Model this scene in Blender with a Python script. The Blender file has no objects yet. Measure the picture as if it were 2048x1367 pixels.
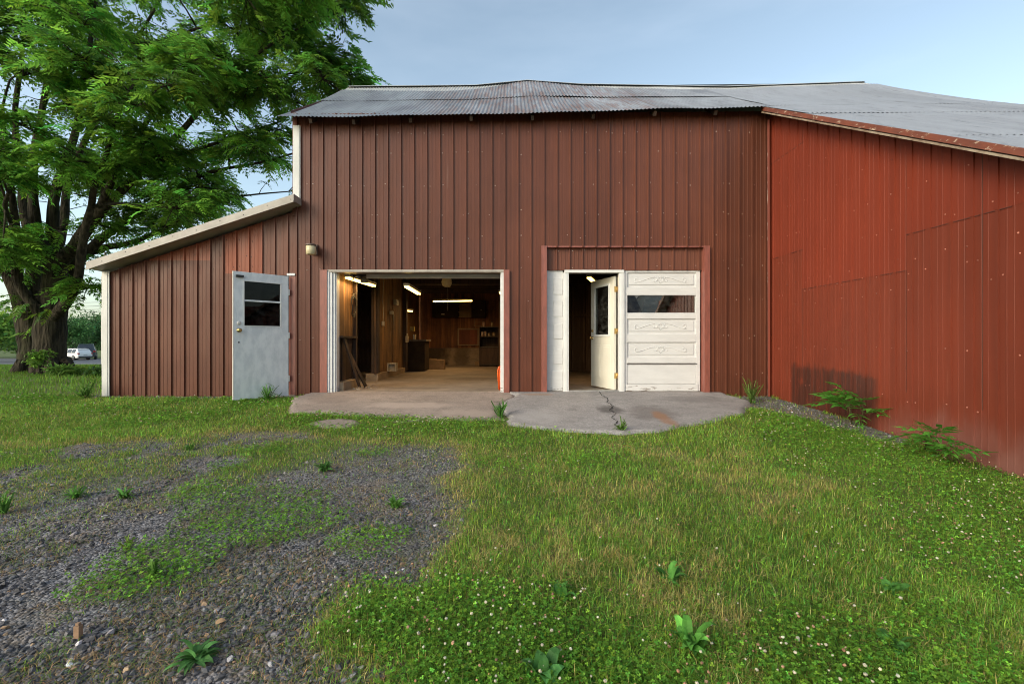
import bpy, math, random
import numpy as np
from mathutils import Vector, Matrix

random.seed(7)
RNG = np.random.default_rng(11)
sc = bpy.context.scene
col = sc.collection
PI = math.pi
R = math.radians

# ------------------------------------------------------------------ camera
CAMZ = 0.875
cam = bpy.data.cameras.new('camera')
cam.sensor_width = 36.0
cam.lens = 16.0
cam.clip_start = 0.05
cam.clip_end = 3000
cam_o = bpy.data.objects.new('camera', cam)
col.objects.link(cam_o)
cam_o.location = (0, 0, CAMZ)
cam_o.rotation_euler = (R(90), 0, 0)
sc.camera = cam_o

# ------------------------------------------------------------------ sky, sun, exposure
SUN_EL = R(25)
SUN_AZ = math.atan2(-0.76, -0.65)          # measured from +Y towards +X
w = bpy.data.worlds.new('World')
sc.world = w
w.use_nodes = True
wn = w.node_tree.nodes
wl = w.node_tree.links
bg = wn['Background']
sky = wn.new('ShaderNodeTexSky')
sky.sky_type = 'NISHITA'
sky.sun_disc = False
sky.sun_elevation = SUN_EL
sky.sun_rotation = SUN_AZ
sky.air_density = 1.0
sky.dust_density = 2.0
sky.ozone_density = 2.0
# thin high cloud: a direction based noise that whitens the sky a little
tc = wn.new('ShaderNodeTexCoord')
mp = wn.new('ShaderNodeMapping')
mp.inputs['Scale'].default_value = (1.2, 1.2, 5.0)
nz = wn.new('ShaderNodeTexNoise')
nz.inputs['Scale'].default_value = 2.2
nz.inputs['Detail'].default_value = 4
nz.inputs['Roughness'].default_value = 0.55
cr = wn.new('ShaderNodeValToRGB')
cr.color_ramp.elements[0].position = 0.45
cr.color_ramp.elements[0].color = (0, 0, 0, 1)
cr.color_ramp.elements[1].position = 0.78
cr.color_ramp.elements[1].color = (0.05, 0.05, 0.05, 1)
mx = wn.new('ShaderNodeMix')
mx.data_type = 'RGBA'
wl.new(tc.outputs['Generated'], mp.inputs['Vector'])
wl.new(mp.outputs['Vector'], nz.inputs['Vector'])
wl.new(nz.outputs['Fac'], cr.inputs['Fac'])
wl.new(cr.outputs['Color'], mx.inputs['Factor'])
hs_ = wn.new('ShaderNodeHueSaturation')
hs_.inputs['Saturation'].default_value = 0.78
wl.new(sky.outputs['Color'], hs_.inputs['Color'])
tn = wn.new('ShaderNodeMix')
tn.data_type = 'RGBA'
tn.blend_type = 'MULTIPLY'
tn.inputs['Factor'].default_value = 1
tn.inputs[7].default_value = (0.97, 1.0, 0.90, 1)
wl.new(hs_.outputs['Color'], tn.inputs[6])
wl.new(tn.outputs[2], mx.inputs[6])
mx.inputs[7].default_value = (7.0, 7.2, 7.8, 1)
wl.new(mx.outputs[2], bg.inputs['Color'])
bg.inputs['Strength'].default_value = 0.15

sun = bpy.data.lights.new('sun', 'SUN')
sun.energy = 0.75
sun.angle = R(24)
sun.color = (1.0, 0.86, 0.70)
sun_o = bpy.data.objects.new('sun', sun)
col.objects.link(sun_o)
sd = Vector((math.sin(SUN_AZ) * math.cos(SUN_EL), math.cos(SUN_AZ) * math.cos(SUN_EL), math.sin(SUN_EL)))
sun_o.rotation_euler = sd.to_track_quat('Z', 'Y').to_euler()
sun_o.location = sd * 60

sc.view_settings.view_transform = 'Standard'
sc.view_settings.look = 'None'
sc.view_settings.gamma = 1
sc.view_settings.exposure = 1.05
sc.render.engine = 'CYCLES'
sc.cycles.use_denoising = True
sc.cycles.filter_width = 1.05
try:
    sc.cycles.denoiser = 'OPENIMAGEDENOISE'
    sc.cycles.denoising_input_passes = 'RGB_ALBEDO_NORMAL'
    sc.cycles.denoising_prefilter = 'ACCURATE'
except Exception:
    pass
sc.cycles.max_bounces = 7
sc.cycles.diffuse_bounces = 4
sc.cycles.glossy_bounces = 3
sc.cycles.transmission_bounces = 4
sc.cycles.transparent_max_bounces = 12
sc.cycles.caustics_reflective = False
sc.cycles.caustics_refractive = False
sc.cycles.sample_clamp_indirect = 6

# ------------------------------------------------------------------ helpers
F_PX = 910.0


def at(u, v, D):
    """A point at depth D seen at photo position (u, v)."""
    return Vector(((u - 1024) / F_PX * D, D, CAMZ - (v - 683.5) / F_PX * D))


def smooth(a, b, x):
    t = np.clip((np.asarray(x, float) - a) / (b - a), 0, 1)
    return t * t * (3 - 2 * t)


def _hash(ix, iy, seed):
    n = (ix.astype(np.int64) * 374761393 + iy.astype(np.int64) * 668265263 + seed * 1442695041) & 0xffffffff
    n = ((n ^ (n >> 13)) * 1274126177) & 0xffffffff
    return ((n ^ (n >> 16)) & 0xffff) / 65535.0


def vnoise(x, y, seed=0):
    x = np.asarray(x, float)
    y = np.asarray(y, float)
    ix = np.floor(x)
    iy = np.floor(y)
    fx = x - ix
    fy = y - iy
    fx = fx * fx * (3 - 2 * fx)
    fy = fy * fy * (3 - 2 * fy)
    a = _hash(ix, iy, seed)
    b = _hash(ix + 1, iy, seed)
    c = _hash(ix, iy + 1, seed)
    d = _hash(ix + 1, iy + 1, seed)
    return (a * (1 - fx) + b * fx) * (1 - fy) + (c * (1 - fx) + d * fx) * fy


def fbm(x, y, seed=0, octv=4):
    s = 0
    a = 0.5
    t = 0
    for i in range(octv):
        s = s + a * vnoise(np.asarray(x) * 2 ** i, np.asarray(y) * 2 ** i, seed + i * 17)
        t += a
        a *= 0.5
    return s / t


def sdf(poly, x, y):
    """signed distance to a polygon, negative inside"""
    x = np.asarray(x, float)
    y = np.asarray(y, float)
    d = np.full(x.shape, 1e9)
    ins = np.zeros(x.shape, bool)
    n = len(poly)
    for i in range(n):
        ax, ay = poly[i]
        bx, by = poly[(i + 1) % n]
        ex, ey = bx - ax, by - ay
        t = np.clip(((x - ax) * ex + (y - ay) * ey) / (ex * ex + ey * ey + 1e-12), 0, 1)
        d = np.minimum(d, np.hypot(x - ax - t * ex, y - ay - t * ey))
        if abs(ey) > 1e-12:
            ins ^= ((ay > y) != (by > y)) & (x < ex * (y - ay) / ey + ax)
    return np.where(ins, -d, d)


def wloc(o):
    v = Vector((0, 0, 0))
    while o is not None:
        v += o.location
        o = o.parent
    return v


def tag(o, label=None, cat=None, group=None, kind=None):
    if label:
        o['label'] = label
    if cat:
        o['category'] = cat
    if group:
        o['group'] = group
    if kind:
        o['kind'] = kind
    return o


def thing(name, label, cat, loc=(0, 0, 0), rz=0, group=None):
    o = bpy.data.objects.new(name, None)
    o.empty_display_size = 0.2
    col.objects.link(o)
    o.location = loc
    o.rotation_euler = (0, 0, rz)
    return tag(o, label, cat, group)


class MB:
    def __init__(s):
        s.v = []
        s.f = []
        s.m = []
        s.sm = []

    def add(s, vs, fs, mi=0, smooth=False):
        b = len(s.v)
        s.v += [tuple(p) for p in vs]
        for f in fs:
            s.f.append([i + b for i in f])
            s.m.append(mi)
            s.sm.append(smooth)
        return s

    def box(s, x0, y0, z0, x1, y1, z1, mi=0):
        vs = [(x0, y0, z0), (x1, y0, z0), (x1, y1, z0), (x0, y1, z0), (x0, y0, z1), (x1, y0, z1), (x1, y1, z1), (x0, y1, z1)]
        return s.add(vs, [(0, 3, 2, 1), (4, 5, 6, 7), (0, 1, 5, 4), (1, 2, 6, 5), (2, 3, 7, 6), (3, 0, 4, 7)], mi)

    def beam(s, p0, p1, wd, ht, mi=0, up=(0, 0, 1)):
        p0 = Vector(p0)
        p1 = Vector(p1)
        d = (p1 - p0).normalized()
        a = d.cross(Vector(up))
        if a.length < 1e-4:
            a = d.cross(Vector((1, 0, 0)))
        a.normalize()
        b = a.cross(d)
        vs = []
        for p in (p0, p1):
            for i, j in ((-1, -1), (1, -1), (1, 1), (-1, 1)):
                vs.append(p + a * (i * wd / 2) + b * (j * ht / 2))
        return s.add(vs, [(0, 1, 2, 3), (7, 6, 5, 4), (0, 4, 5, 1), (1, 5, 6, 2), (2, 6, 7, 3), (3, 7, 4, 0)], mi)

    def tube(s, pts, rad, n=8, mi=0, smooth=True, cap=True):
        pts = [Vector(p) for p in pts]
        if not hasattr(rad, '__len__'):
            rad = [rad] * len(pts)
        ref = None
        vs = []
        for i, p in enumerate(pts):
            t = (pts[min(i + 1, len(pts) - 1)] - pts[max(i - 1, 0)])
            if t.length < 1e-9:
                t = Vector((0, 0, 1))
            t.normalize()
            if ref is None:
                ref = t.cross(Vector((0.31, 0.87, 0.2)))
                if ref.length < 1e-3:
                    ref = t.cross(Vector((1, 0, 0)))
            ref = (ref - t * ref.dot(t)).normalized()
            b = t.cross(ref)
            for k in range(n):
                a = 2 * PI * k / n
                vs.append(p + (ref * math.cos(a) + b * math.sin(a)) * rad[i])
        fs = []
        for i in range(len(pts) - 1):
            for k in range(n):
                fs.append((i * n + k, i * n + (k + 1) % n, (i + 1) * n + (k + 1) % n, (i + 1) * n + k))
        s.add(vs, fs, mi, smooth)
        if cap:
            m = len(s.v) - len(vs)
            s.f.append([m + k for k in range(n)][::-1])
            s.f.append([m + (len(pts) - 1) * n + k for k in range(n)])
            s.m += [mi, mi]
            s.sm += [False, False]
        return s

    def lathe(s, prof, c=(0, 0, 0), ax=(0, 0, 1), n=16, mi=0, smooth=True):
        """prof: (radius, height) along axis ax from c"""
        ax = Vector(ax).normalized()
        u = ax.cross(Vector((0.3, 0.9, 0.1)))
        u.normalize()
        v = ax.cross(u)
        c = Vector(c)
        vs = []
        for r, h in prof:
            for k in range(n):
                a = 2 * PI * k / n
                vs.append(c + ax * h + (u * math.cos(a) + v * math.sin(a)) * r)
        fs = []
        for i in range(len(prof) - 1):
            for k in range(n):
                fs.append((i * n + k, i * n + (k + 1) % n, (i + 1) * n + (k + 1) % n, (i + 1) * n + k))
        fs.append(tuple(range(n))[::-1])
        fs.append(tuple((len(prof) - 1) * n + k for k in range(n)))
        return s.add(vs, fs, mi, smooth)

    def build(s, name, mats, parent=None, bevel=0, local=False):
        me = bpy.data.meshes.new(name)
        off = Vector((0, 0, 0))
        if parent is not None and not local:
            off = wloc(parent)
        me.from_pydata([(p[0] - off.x, p[1] - off.y, p[2] - off.z) for p in s.v], [], s.f)
        mats = mats if isinstance(mats, (list, tuple)) else [mats]
        for m in mats:
            me.materials.append(m)
        me.polygons.foreach_set('material_index', s.m)
        me.polygons.foreach_set('use_smooth', s.sm)
        me.update()
        o = bpy.data.objects.new(name, me)
        col.objects.link(o)
        if parent is not None:
            o.parent = parent
        if bevel:
            bv = o.modifiers.new('bevel', 'BEVEL')
            bv.width = bevel
            bv.segments = 2
            bv.limit_method = 'ANGLE'
        return o


def np_mesh(name, V, T, mat, cols=None, parent=None, mi=None, smooth=False, attr='tint'):
    """mesh out of numpy triangles; cols: one RGB per vertex"""
    V = np.ascontiguousarray(V, np.float32)
    T = np.ascontiguousarray(T, np.int32)
    if parent is not None:
        V = V - np.array(wloc(parent), np.float32)
    me = bpy.data.meshes.new(name)
    me.vertices.add(len(V))
    me.vertices.foreach_set('co', V.ravel())
    me.loops.add(T.size)
    me.loops.foreach_set('vertex_index', T.ravel())
    me.polygons.add(len(T))
    k = T.shape[1]
    me.polygons.foreach_set('loop_start', np.arange(0, T.size, k, dtype=np.int32))
    for m in (mat if isinstance(mat, (list, tuple)) else [mat]):
        me.materials.append(m)
    if mi is not None:
        me.polygons.foreach_set('material_index', np.ascontiguousarray(mi, np.int32))
    me.polygons.foreach_set('use_smooth', np.full(len(T), smooth))
    if cols is not None:
        a = me.attributes.new(attr, 'FLOAT_COLOR', 'POINT')
        c4 = np.ones((len(V), 4), np.float32)
        c4[:, :3] = cols
        a.data.foreach_set('color', c4.ravel())
    me.update(calc_edges=True)
    me.validate()
    o = bpy.data.objects.new(name, me)
    col.objects.link(o)
    if parent is not None:
        o.parent = parent
    return o


def rots(yaw, pitch, roll):
    cy, sy = np.cos(yaw), np.sin(yaw)
    cp, sp = np.cos(pitch), np.sin(pitch)
    cr_, sr = np.cos(roll), np.sin(roll)
    Rm = np.empty((len(yaw), 3, 3))
    # Rz(yaw) * Ry(pitch) * Rx(roll)
    Rm[:, 0, 0] = cy * cp
    Rm[:, 0, 1] = cy * sp * sr - sy * cr_
    Rm[:, 0, 2] = cy * sp * cr_ + sy * sr
    Rm[:, 1, 0] = sy * cp
    Rm[:, 1, 1] = sy * sp * sr + cy * cr_
    Rm[:, 1, 2] = sy * sp * cr_ - cy * sr
    Rm[:, 2, 0] = -sp
    Rm[:, 2, 1] = cp * sr
    Rm[:, 2, 2] = cp * cr_
    return Rm


def inst(Vt, Tt, pos, Rm, scale):
    """copies of a template; returns vertices, triangles"""
    Vt = np.asarray(Vt, float)
    scale = np.asarray(scale, float)
    if scale.ndim == 1:
        scale = scale[:, None]
    X = np.einsum('nij,nmj->nmi', Rm, Vt[None] * scale[:, None, :]) + pos[:, None, :]
    N, m = len(pos), len(Vt)
    T = (np.asarray(Tt)[None] + (np.arange(N) * m)[:, None, None]).reshape(-1, np.asarray(Tt).shape[1])
    return X.reshape(-1, 3), T


# ------------------------------------------------------------------ materials
class NT:
    """small node tree builder"""
    def __init__(s, name):
        s.m = bpy.data.materials.new(name)
        s.m.use_nodes = True
        s.n = s.m.node_tree.nodes
        s.l = s.m.node_tree.links
        s.b = s.n['Principled BSDF']
        s.geo = s.n.new('ShaderNodeNewGeometry')
        s.pos = s.geo.outputs['Position']

    def sc(s, v, k):
        nd = s.n.new('ShaderNodeVectorMath')
        nd.operation = 'MULTIPLY'
        s.l.new(v, nd.inputs[0])
        nd.inputs[1].default_value = k if hasattr(k, '__len__') else (k, k, k)
        return nd.outputs[0]

    def noise(s, k=(1, 1, 1), scale=1.0, detail=5, rough=0.6, dist=0.0):
        nd = s.n.new('ShaderNodeTexNoise')
        s.l.new(s.sc(s.pos, k), nd.inputs['Vector'])
        nd.inputs['Scale'].default_value = scale
        nd.inputs['Detail'].default_value = detail
        nd.inputs['Roughness'].default_value = rough
        nd.inputs['Distortion'].default_value = dist
        return nd.outputs['Fac']

    def voro(s, k=(1, 1, 1), scale=1.0, feature='F1', out='Distance'):
        nd = s.n.new('ShaderNodeTexVoronoi')
        nd.feature = feature
        s.l.new(s.sc(s.pos, k), nd.inputs['Vector'])
        nd.inputs['Scale'].default_value = scale
        return nd.outputs[out]

    def ramp(s, f, a, b, c0=0.0, c1=1.0):
        nd = s.n.new('ShaderNodeMapRange')
        nd.interpolation_type = 'SMOOTHSTEP'
        s.l.new(f, nd.inputs['Value'])
        nd.inputs['From Min'].default_value = a
        nd.inputs['From Max'].default_value = b
        nd.inputs['To Min'].default_value = c0
        nd.inputs['To Max'].default_value = c1
        return nd.outputs['Result']

    def math(s, op, a, b=None, c=None):
        nd = s.n.new('ShaderNodeMath')
        nd.operation = op
        for i, v in enumerate((a, b, c)):
            if v is None:
                continue
            if isinstance(v, (int, float)):
                nd.inputs[i].default_value = v
            else:
                s.l.new(v, nd.inputs[i])
        return nd.outputs[0]

    def xyz(s):
        nd = s.n.new('ShaderNodeSeparateXYZ')
        s.l.new(s.pos, nd.inputs[0])
        return nd.outputs

    def white(s, f):
        nd = s.n.new('ShaderNodeTexWhiteNoise')
        nd.noise_dimensions = '1D'
        s.l.new(f, nd.inputs['W'])
        return nd.outputs['Value']

    def mix(s, f, a, b, mode='MIX'):
        nd = s.n.new('ShaderNodeMix')
        nd.data_type = 'RGBA'
        nd.blend_type = mode
        if isinstance(f, (int, float)):
            nd.inputs['Factor'].default_value = f
        else:
            s.l.new(f, nd.inputs['Factor'])
        for i, v in ((6, a), (7, b)):
            if hasattr(v, '__len__'):
                nd.inputs[i].default_value = (*v, 1)
            else:
                s.l.new(v, nd.inputs[i])
        return nd.outputs[2]

    def val(s, c, f):
        """scale a colour by a value socket"""
        nd = s.n.new('ShaderNodeVectorMath')
        nd.operation = 'SCALE'
        if hasattr(c, '__len__'):
            nd.inputs[0].default_value = c
        else:
            s.l.new(c, nd.inputs[0])
        if isinstance(f, (int, float)):
            nd.inputs['Scale'].default_value = f
        else:
            s.l.new(f, nd.inputs['Scale'])
        return nd.outputs[0]

    def attr(s, name):
        nd = s.n.new('ShaderNodeAttribute')
        nd.attribute_name = name
        return nd

    def bump(s, h, strength=0.3, dist=0.01):
        nd = s.n.new('ShaderNodeBump')
        nd.inputs['Strength'].default_value = strength
        nd.inputs['Distance'].default_value = dist
        s.l.new(h, nd.inputs['Height'])
        s.l.new(nd.outputs['Normal'], s.b.inputs['Normal'])

    def done(s, c=None, rough=0.6, metal=0.0, spec=0.5):
        if c is not None:
            if hasattr(c, '__len__'):
                s.b.inputs['Base Color'].default_value = (*c, 1)
            else:
                s.l.new(c, s.b.inputs['Base Color'])
        if isinstance(rough, (int, float)):
            s.b.inputs['Roughness'].default_value = rough
        else:
            s.l.new(rough, s.b.inputs['Roughness'])
        s.b.inputs['Metallic'].default_value = metal
        s.b.inputs['Specular IOR Level'].default_value = spec
        return s.m


def M(name, c1, c2=None, scale=4.0, k=(1, 1, 1), rough=0.6, metal=0.0, bump=0.0, bs=60.0, spec=0.5, lo=0.35, hi=0.65):
    t = NT(name)
    c2 = c2 or tuple(x * 0.8 for x in c1)
    n = t.noise(k, scale)
    c = t.mix(t.ramp(n, lo, hi), c1, c2)
    if bump:
        t.bump(t.noise(k, bs, 3), bump, 0.004)
    return t.done(c, rough, metal, spec)


def siding_mat(name, base, alt, axis=0, rough=0.42, scuff=(0.45, 0.36, 0.32), scuff_amt=0.25, red=False):
    t = NT(name)
    x = t.xyz()
    sheet = t.white(t.math('FLOOR', t.math('DIVIDE', x[axis], 0.9144)))
    streak = t.ramp(t.noise((11, 11, 0.55), 1.0, 6), 0.3, 0.72)
    large = t.ramp(t.noise((1, 1, 1), 0.8, 4), 0.35, 0.65)
    c = t.mix(t.math('ADD', t.math('MULTIPLY', streak, 0.55), t.math('MULTIPLY', large, 0.45)), base, alt)
    c = t.val(c, t.math('MULTIPLY_ADD', sheet, 0.20, 0.90))
    sc_ = t.ramp(t.noise((30, 30, 9), 1.0, 4, 0.7), 0.74, 0.80, 0, scuff_amt)
    c = t.mix(sc_, c, scuff)
    # pale chalky streaks where the coat has weathered
    ch = t.math('MULTIPLY', t.ramp(t.noise((14, 14, 0.35), 1.0, 5), 0.62, 0.8), t.ramp(t.noise((1, 1, 1), 1.3, 3), 0.5, 0.7))
    c = t.mix(t.math('MULTIPLY', ch, 0.42), c, scuff)
    rg = t.ramp(t.noise((6, 6, 1.5), 1.0, 4), 0.3, 0.7, rough - 0.06, rough + 0.10)
    if red:
        # bare brown sheet metal left unpainted behind something that once stood at the foot of the wall
        nzz = t.noise((4, 4, 4), 2.0, 5)
        edge = t.math('ADD', x[2], t.math('MULTIPLY', t.math('SUBTRACT', nzz, 0.5), 0.30))
        edge = t.math('ADD', edge, t.math('MULTIPLY', t.math('SUBTRACT', 7.4, x[1]), 0.035))
        m1 = t.ramp(edge, 0.46, 0.56, 1, 0)
        m2 = t.math('MULTIPLY', t.ramp(x[1], 5.58, 5.78), t.ramp(x[1], 7.34, 7.44, 1, 0))
        mk = t.math('MULTIPLY', t.math('MULTIPLY', m1, m2), t.ramp(t.noise((3, 3, 3), 1.7, 6), 0.22, 0.42))
        runs = t.ramp(t.noise((7, 7, 0.5), 1.6, 6, 0.7), 0.34, 0.56, 0.45, 1.0)
        mk = t.math('MULTIPLY', mk, runs)
        c = t.mix(t.math('MULTIPLY', mk, 0.94), c, (0.055, 0.020, 0.014))
        # chalky, dusty band splashed up by rain
        e2 = t.math('ADD', x[2], t.math('MULTIPLY', t.math('SUBTRACT', t.noise((5, 5, 2), 1.0, 6), 0.5), 0.75))
        m3 = t.math('MULTIPLY', t.ramp(e2, -0.28, 0.24, 0.75, 0), t.ramp(x[1], 5.2, 5.9, 1, 0))
        c = t.mix(m3, c, (0.19, 0.085, 0.070))
        rg = t.math('SUBTRACT', rg, t.math('MULTIPLY', mk, 0.12))
    t.bump(t.noise((2.2, 2.2, 1.2), 1.0, 3), 0.25, 0.02)
    return t.done(c, rg, 0.0, 0.27)


def wood_mat(name, a, b, k=(9, 9, 0.7), rough=0.75, board=0.13, axis=0, dark=0.35):
    t = NT(name)
    x = t.xyz()
    bd = t.white(t.math('FLOOR', t.math('DIVIDE', x[axis], board)))
    g = t.ramp(t.noise(k, 1.6, 8, 0.65, 0.6), 0.32, 0.68)
    c = t.mix(g, a, b)
    c = t.val(c, t.math('MULTIPLY_ADD', bd, 0.7, 0.6))
    st = t.ramp(t.noise((1.2, 1.2, 1.2), 1.5, 5), 0.45, 0.68)
    c = t.mix(t.math('MULTIPLY', st, dark), c, (0.012, 0.008, 0.005))
    t.bump(t.noise(k, 3.0, 6), 0.35, 0.006)
    return t.done(c, rough)


def paint_white(name, c1=(0.655, 0.645, 0.640), peel=0.5, low=0.0):
    t = NT(name)
    x = t.xyz()
    n = t.ramp(t.noise((2, 2, 7), 1.3, 6), 0.3, 0.75)
    c = t.mix(t.math('MULTIPLY', n, 0.5), c1, tuple(v * 0.78 for v in c1))
    p = t.noise((4, 4, 26), 1.2, 7, 0.72)
    thr = t.ramp(x[2], 0.0, 0.22, 0.52, 0.74) if low else 0.72
    pl = t.math('MULTIPLY', t.ramp(t.math('SUBTRACT', p, thr), 0.0, 0.03), peel)
    c = t.mix(pl, c, (0.23, 0.19, 0.16))
    g = t.ramp(t.noise((1, 1, 30), 2.0, 3), 0.62, 0.75, 0, 0.25)
    c = t.mix(g, c, (0.45, 0.43, 0.42))
    t.bump(p, 0.25, 0.003)
    return t.done(c, 0.5)


def leaf_mat(name, trans=0.35, rough=0.5, spec=0.35, gain=1.0):
    t = NT(name)
    a = t.attr('tint')
    c = a.outputs['Color']
    if gain != 1.0:
        c = t.val(c, gain)
    t.l.new(c, t.b.inputs['Base Color'])
    t.b.inputs['Roughness'].default_value = rough
    t.b.inputs['Specular IOR Level'].default_value = spec
    tr = t.n.new('ShaderNodeBsdfTranslucent')
    hs = t.n.new('ShaderNodeHueSaturation')
    hs.inputs['Value'].default_value = 1.35
    hs.inputs['Hue'].default_value = 0.49
    t.l.new(c, hs.inputs['Color'])
    t.l.new(hs.outputs['Color'], tr.inputs['Color'])
    ms = t.n.new('ShaderNodeMixShader')
    ms.inputs['Fac'].default_value = trans
    t.l.new(t.b.outputs[0], ms.inputs[1])
    t.l.new(tr.outputs[0], ms.inputs[2])
    t.l.new(ms.outputs[0], t.n['Material Output'].inputs['Surface'])
    return t.m


def glass_mat(name, dirt=0.12, refl=0.09, tint=(0.8, 0.83, 0.82), top=1.0):
    """thin pane: mostly clear, a mirror part that grows at grazing angles, some dust"""
    t = NT(name)
    tr = t.n.new('ShaderNodeBsdfTransparent')
    tr.inputs['Color'].default_value = (*tint, 1)
    gl = t.n.new('ShaderNodeBsdfGlossy')
    gl.inputs['Roughness'].default_value = 0.015
    lw = t.n.new('ShaderNodeLayerWeight')
    lw.inputs['Blend'].default_value = 0.35
    f = t.ramp(lw.outputs['Fresnel'], 0.0, 1.0, refl, top)
    m1 = t.n.new('ShaderNodeMixShader')
    t.l.new(f, m1.inputs['Fac'])
    t.l.new(tr.outputs[0], m1.inputs[1])
    t.l.new(gl.outputs[0], m1.inputs[2])
    df = t.n.new('ShaderNodeBsdfDiffuse')
    df.inputs['Color'].default_value = (0.30, 0.29, 0.27, 1)
    m2 = t.n.new('ShaderNodeMixShader')
    t.l.new(t.ramp(t.noise((3, 3, 5), 2.5, 6), 0.35, 0.8, 0.0, dirt), m2.inputs['Fac'])
    t.l.new(m1.outputs[0], m2.inputs[1])
    t.l.new(df.outputs[0], m2.inputs[2])
    t.l.new(m2.outputs[0], t.n['Material Output'].inputs['Surface'])
    return t.m


def emit_mat(name, c, s):
    t = NT(name)
    t.b.inputs['Emission Color'].default_value = (*c, 1)
    t.b.inputs['Emission Strength'].default_value = s
    return t.done((0.8, 0.8, 0.8), 0.4)


BROWN = siding_mat('brown_siding', (0.134, 0.043, 0.024), (0.094, 0.031, 0.018))
BROWN_RED = siding_mat('reddish_siding', (0.250, 0.062, 0.026), (0.195, 0.050, 0.023))
BROWN_PALE = siding_mat('pale_brown_siding', (0.162, 0.059, 0.036), (0.122, 0.045, 0.028))
RED = siding_mat('red_siding', (0.196, 0.034, 0.016), (0.160, 0.028, 0.014), axis=1, red=True, rough=0.5, scuff=(0.40, 0.16, 0.10), scuff_amt=0.12)
RED_LOW = siding_mat('old_red_siding', (0.178, 0.034, 0.0165), (0.136, 0.028, 0.0145), axis=1, red=True, rough=0.5, scuff=(0.40, 0.2, 0.14), scuff_amt=0.12)
TRIM_RED = M('trim_red', (0.27, 0.085, 0.060), (0.20, 0.066, 0.048), 5, (6, 6, 1), rough=0.45, bump=0.1)
TRIM_TAN = M('trim_tan', (0.37, 0.33, 0.285), (0.29, 0.255, 0.22), 2.5, (2, 2, 2), rough=0.42)
TRIM_WHITE = M('trim_white', (0.60, 0.585, 0.56), (0.50, 0.49, 0.465), 2.0, (4, 4, 1), rough=0.4)
WHITE = paint_white('white_paint')
WHITE_LOW = paint_white('white_paint_peeling', peel=0.85, low=1.0)
WHITE_CLEAN = M('clean_white_paint', (0.72, 0.715, 0.70), (0.66, 0.655, 0.64), 3, rough=0.4)
DOOR_WHITE = M('door_white', (0.76, 0.77, 0.78), (0.62, 0.64, 0.66), 3.0, (3, 3, 1.5), rough=0.5, bump=0.12, bs=90)
DOOR_EDGE = paint_white('weathered_edge', (0.62, 0.60, 0.56), 1.0)
GLASS = glass_mat('glass')
GLASS_MIRROR = glass_mat('mirroring_glass', dirt=0.12, refl=0.34)
BRASS = M('brass', (0.62, 0.42, 0.16), rough=0.3, metal=1.0)
STEEL = M('dark_steel', (0.10, 0.10, 0.10), (0.05, 0.045, 0.04), rough=0.5, metal=0.6)
BLACK = M('black_metal', (0.02, 0.02, 0.02), rough=0.5)
WOOD_BACK = wood_mat('old_barn_boards', (0.30, 0.115, 0.040), (0.13, 0.048, 0.018), axis=0)
WOOD_SIDE = wood_mat('side_barn_boards', (0.32, 0.165, 0.055), (0.13, 0.062, 0.022), axis=1)
WOOD_DARK = wood_mat('dark_timber', (0.085, 0.045, 0.025), (0.04, 0.022, 0.014), axis=1, dark=0.6)
WOOD_PALE = wood_mat('pale_timber', (0.36, 0.24, 0.12), (0.24, 0.15, 0.08), axis=0, board=0.4, dark=0.15)
WOOD_GREY = wood_mat('grey_timber', (0.16, 0.13, 0.10), (0.09, 0.07, 0.055), axis=0, board=0.4, dark=0.4)


def concrete_mat(name, a, b, spots=(), rough=0.85, speck=0.5):
    t = NT(name)
    x = t.xyz()
    n = t.ramp(t.noise((1, 1, 1), 1.1, 6), 0.3, 0.7)
    c = t.mix(n, a, b)
    c = t.mix(t.ramp(t.noise((1, 1, 1), 6.0, 6, 0.7), 0.46, 0.70, 0, 0.55), c, tuple(v * 0.55 for v in b))
    sp = t.ramp(t.noise((1, 1, 1), 42, 3, 0.8), 0.40, 0.62)
    c = t.mix(t.math('MULTIPLY', sp, speck), c, tuple(v * 0.42 for v in a))
    sp2 = t.ramp(t.noise((1, 1, 1), 48, 2, 0.5), 0.62, 0.72)
    c = t.mix(t.math('MULTIPLY', sp2, speck * 0.8), c, tuple(min(1, v * 1.5) for v in a))
    for (sx, sy, rx, ry, sc_c, amt) in spots:
        dx = t.math('DIVIDE', t.math('SUBTRACT', x[0], sx), rx)
        dy = t.math('DIVIDE', t.math('SUBTRACT', x[1], sy), ry)
        d = t.math('ADD', t.math('MULTIPLY', dx, dx), t.math('MULTIPLY', dy, dy))
        d = t.math('ADD', d, t.math('MULTIPLY', t.math('SUBTRACT', t.noise((1, 1, 1), 5, 5), 0.5), 1.8))
        c = t.mix(t.math('MULTIPLY', t.ramp(d, 0.1, 1.1, 1, 0), amt), c, sc_c)
    t.bump(t.noise((1, 1, 1), 45, 4, 0.75), 0.8, 0.008)
    return t.done(c, rough, 0, 0.35)


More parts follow.
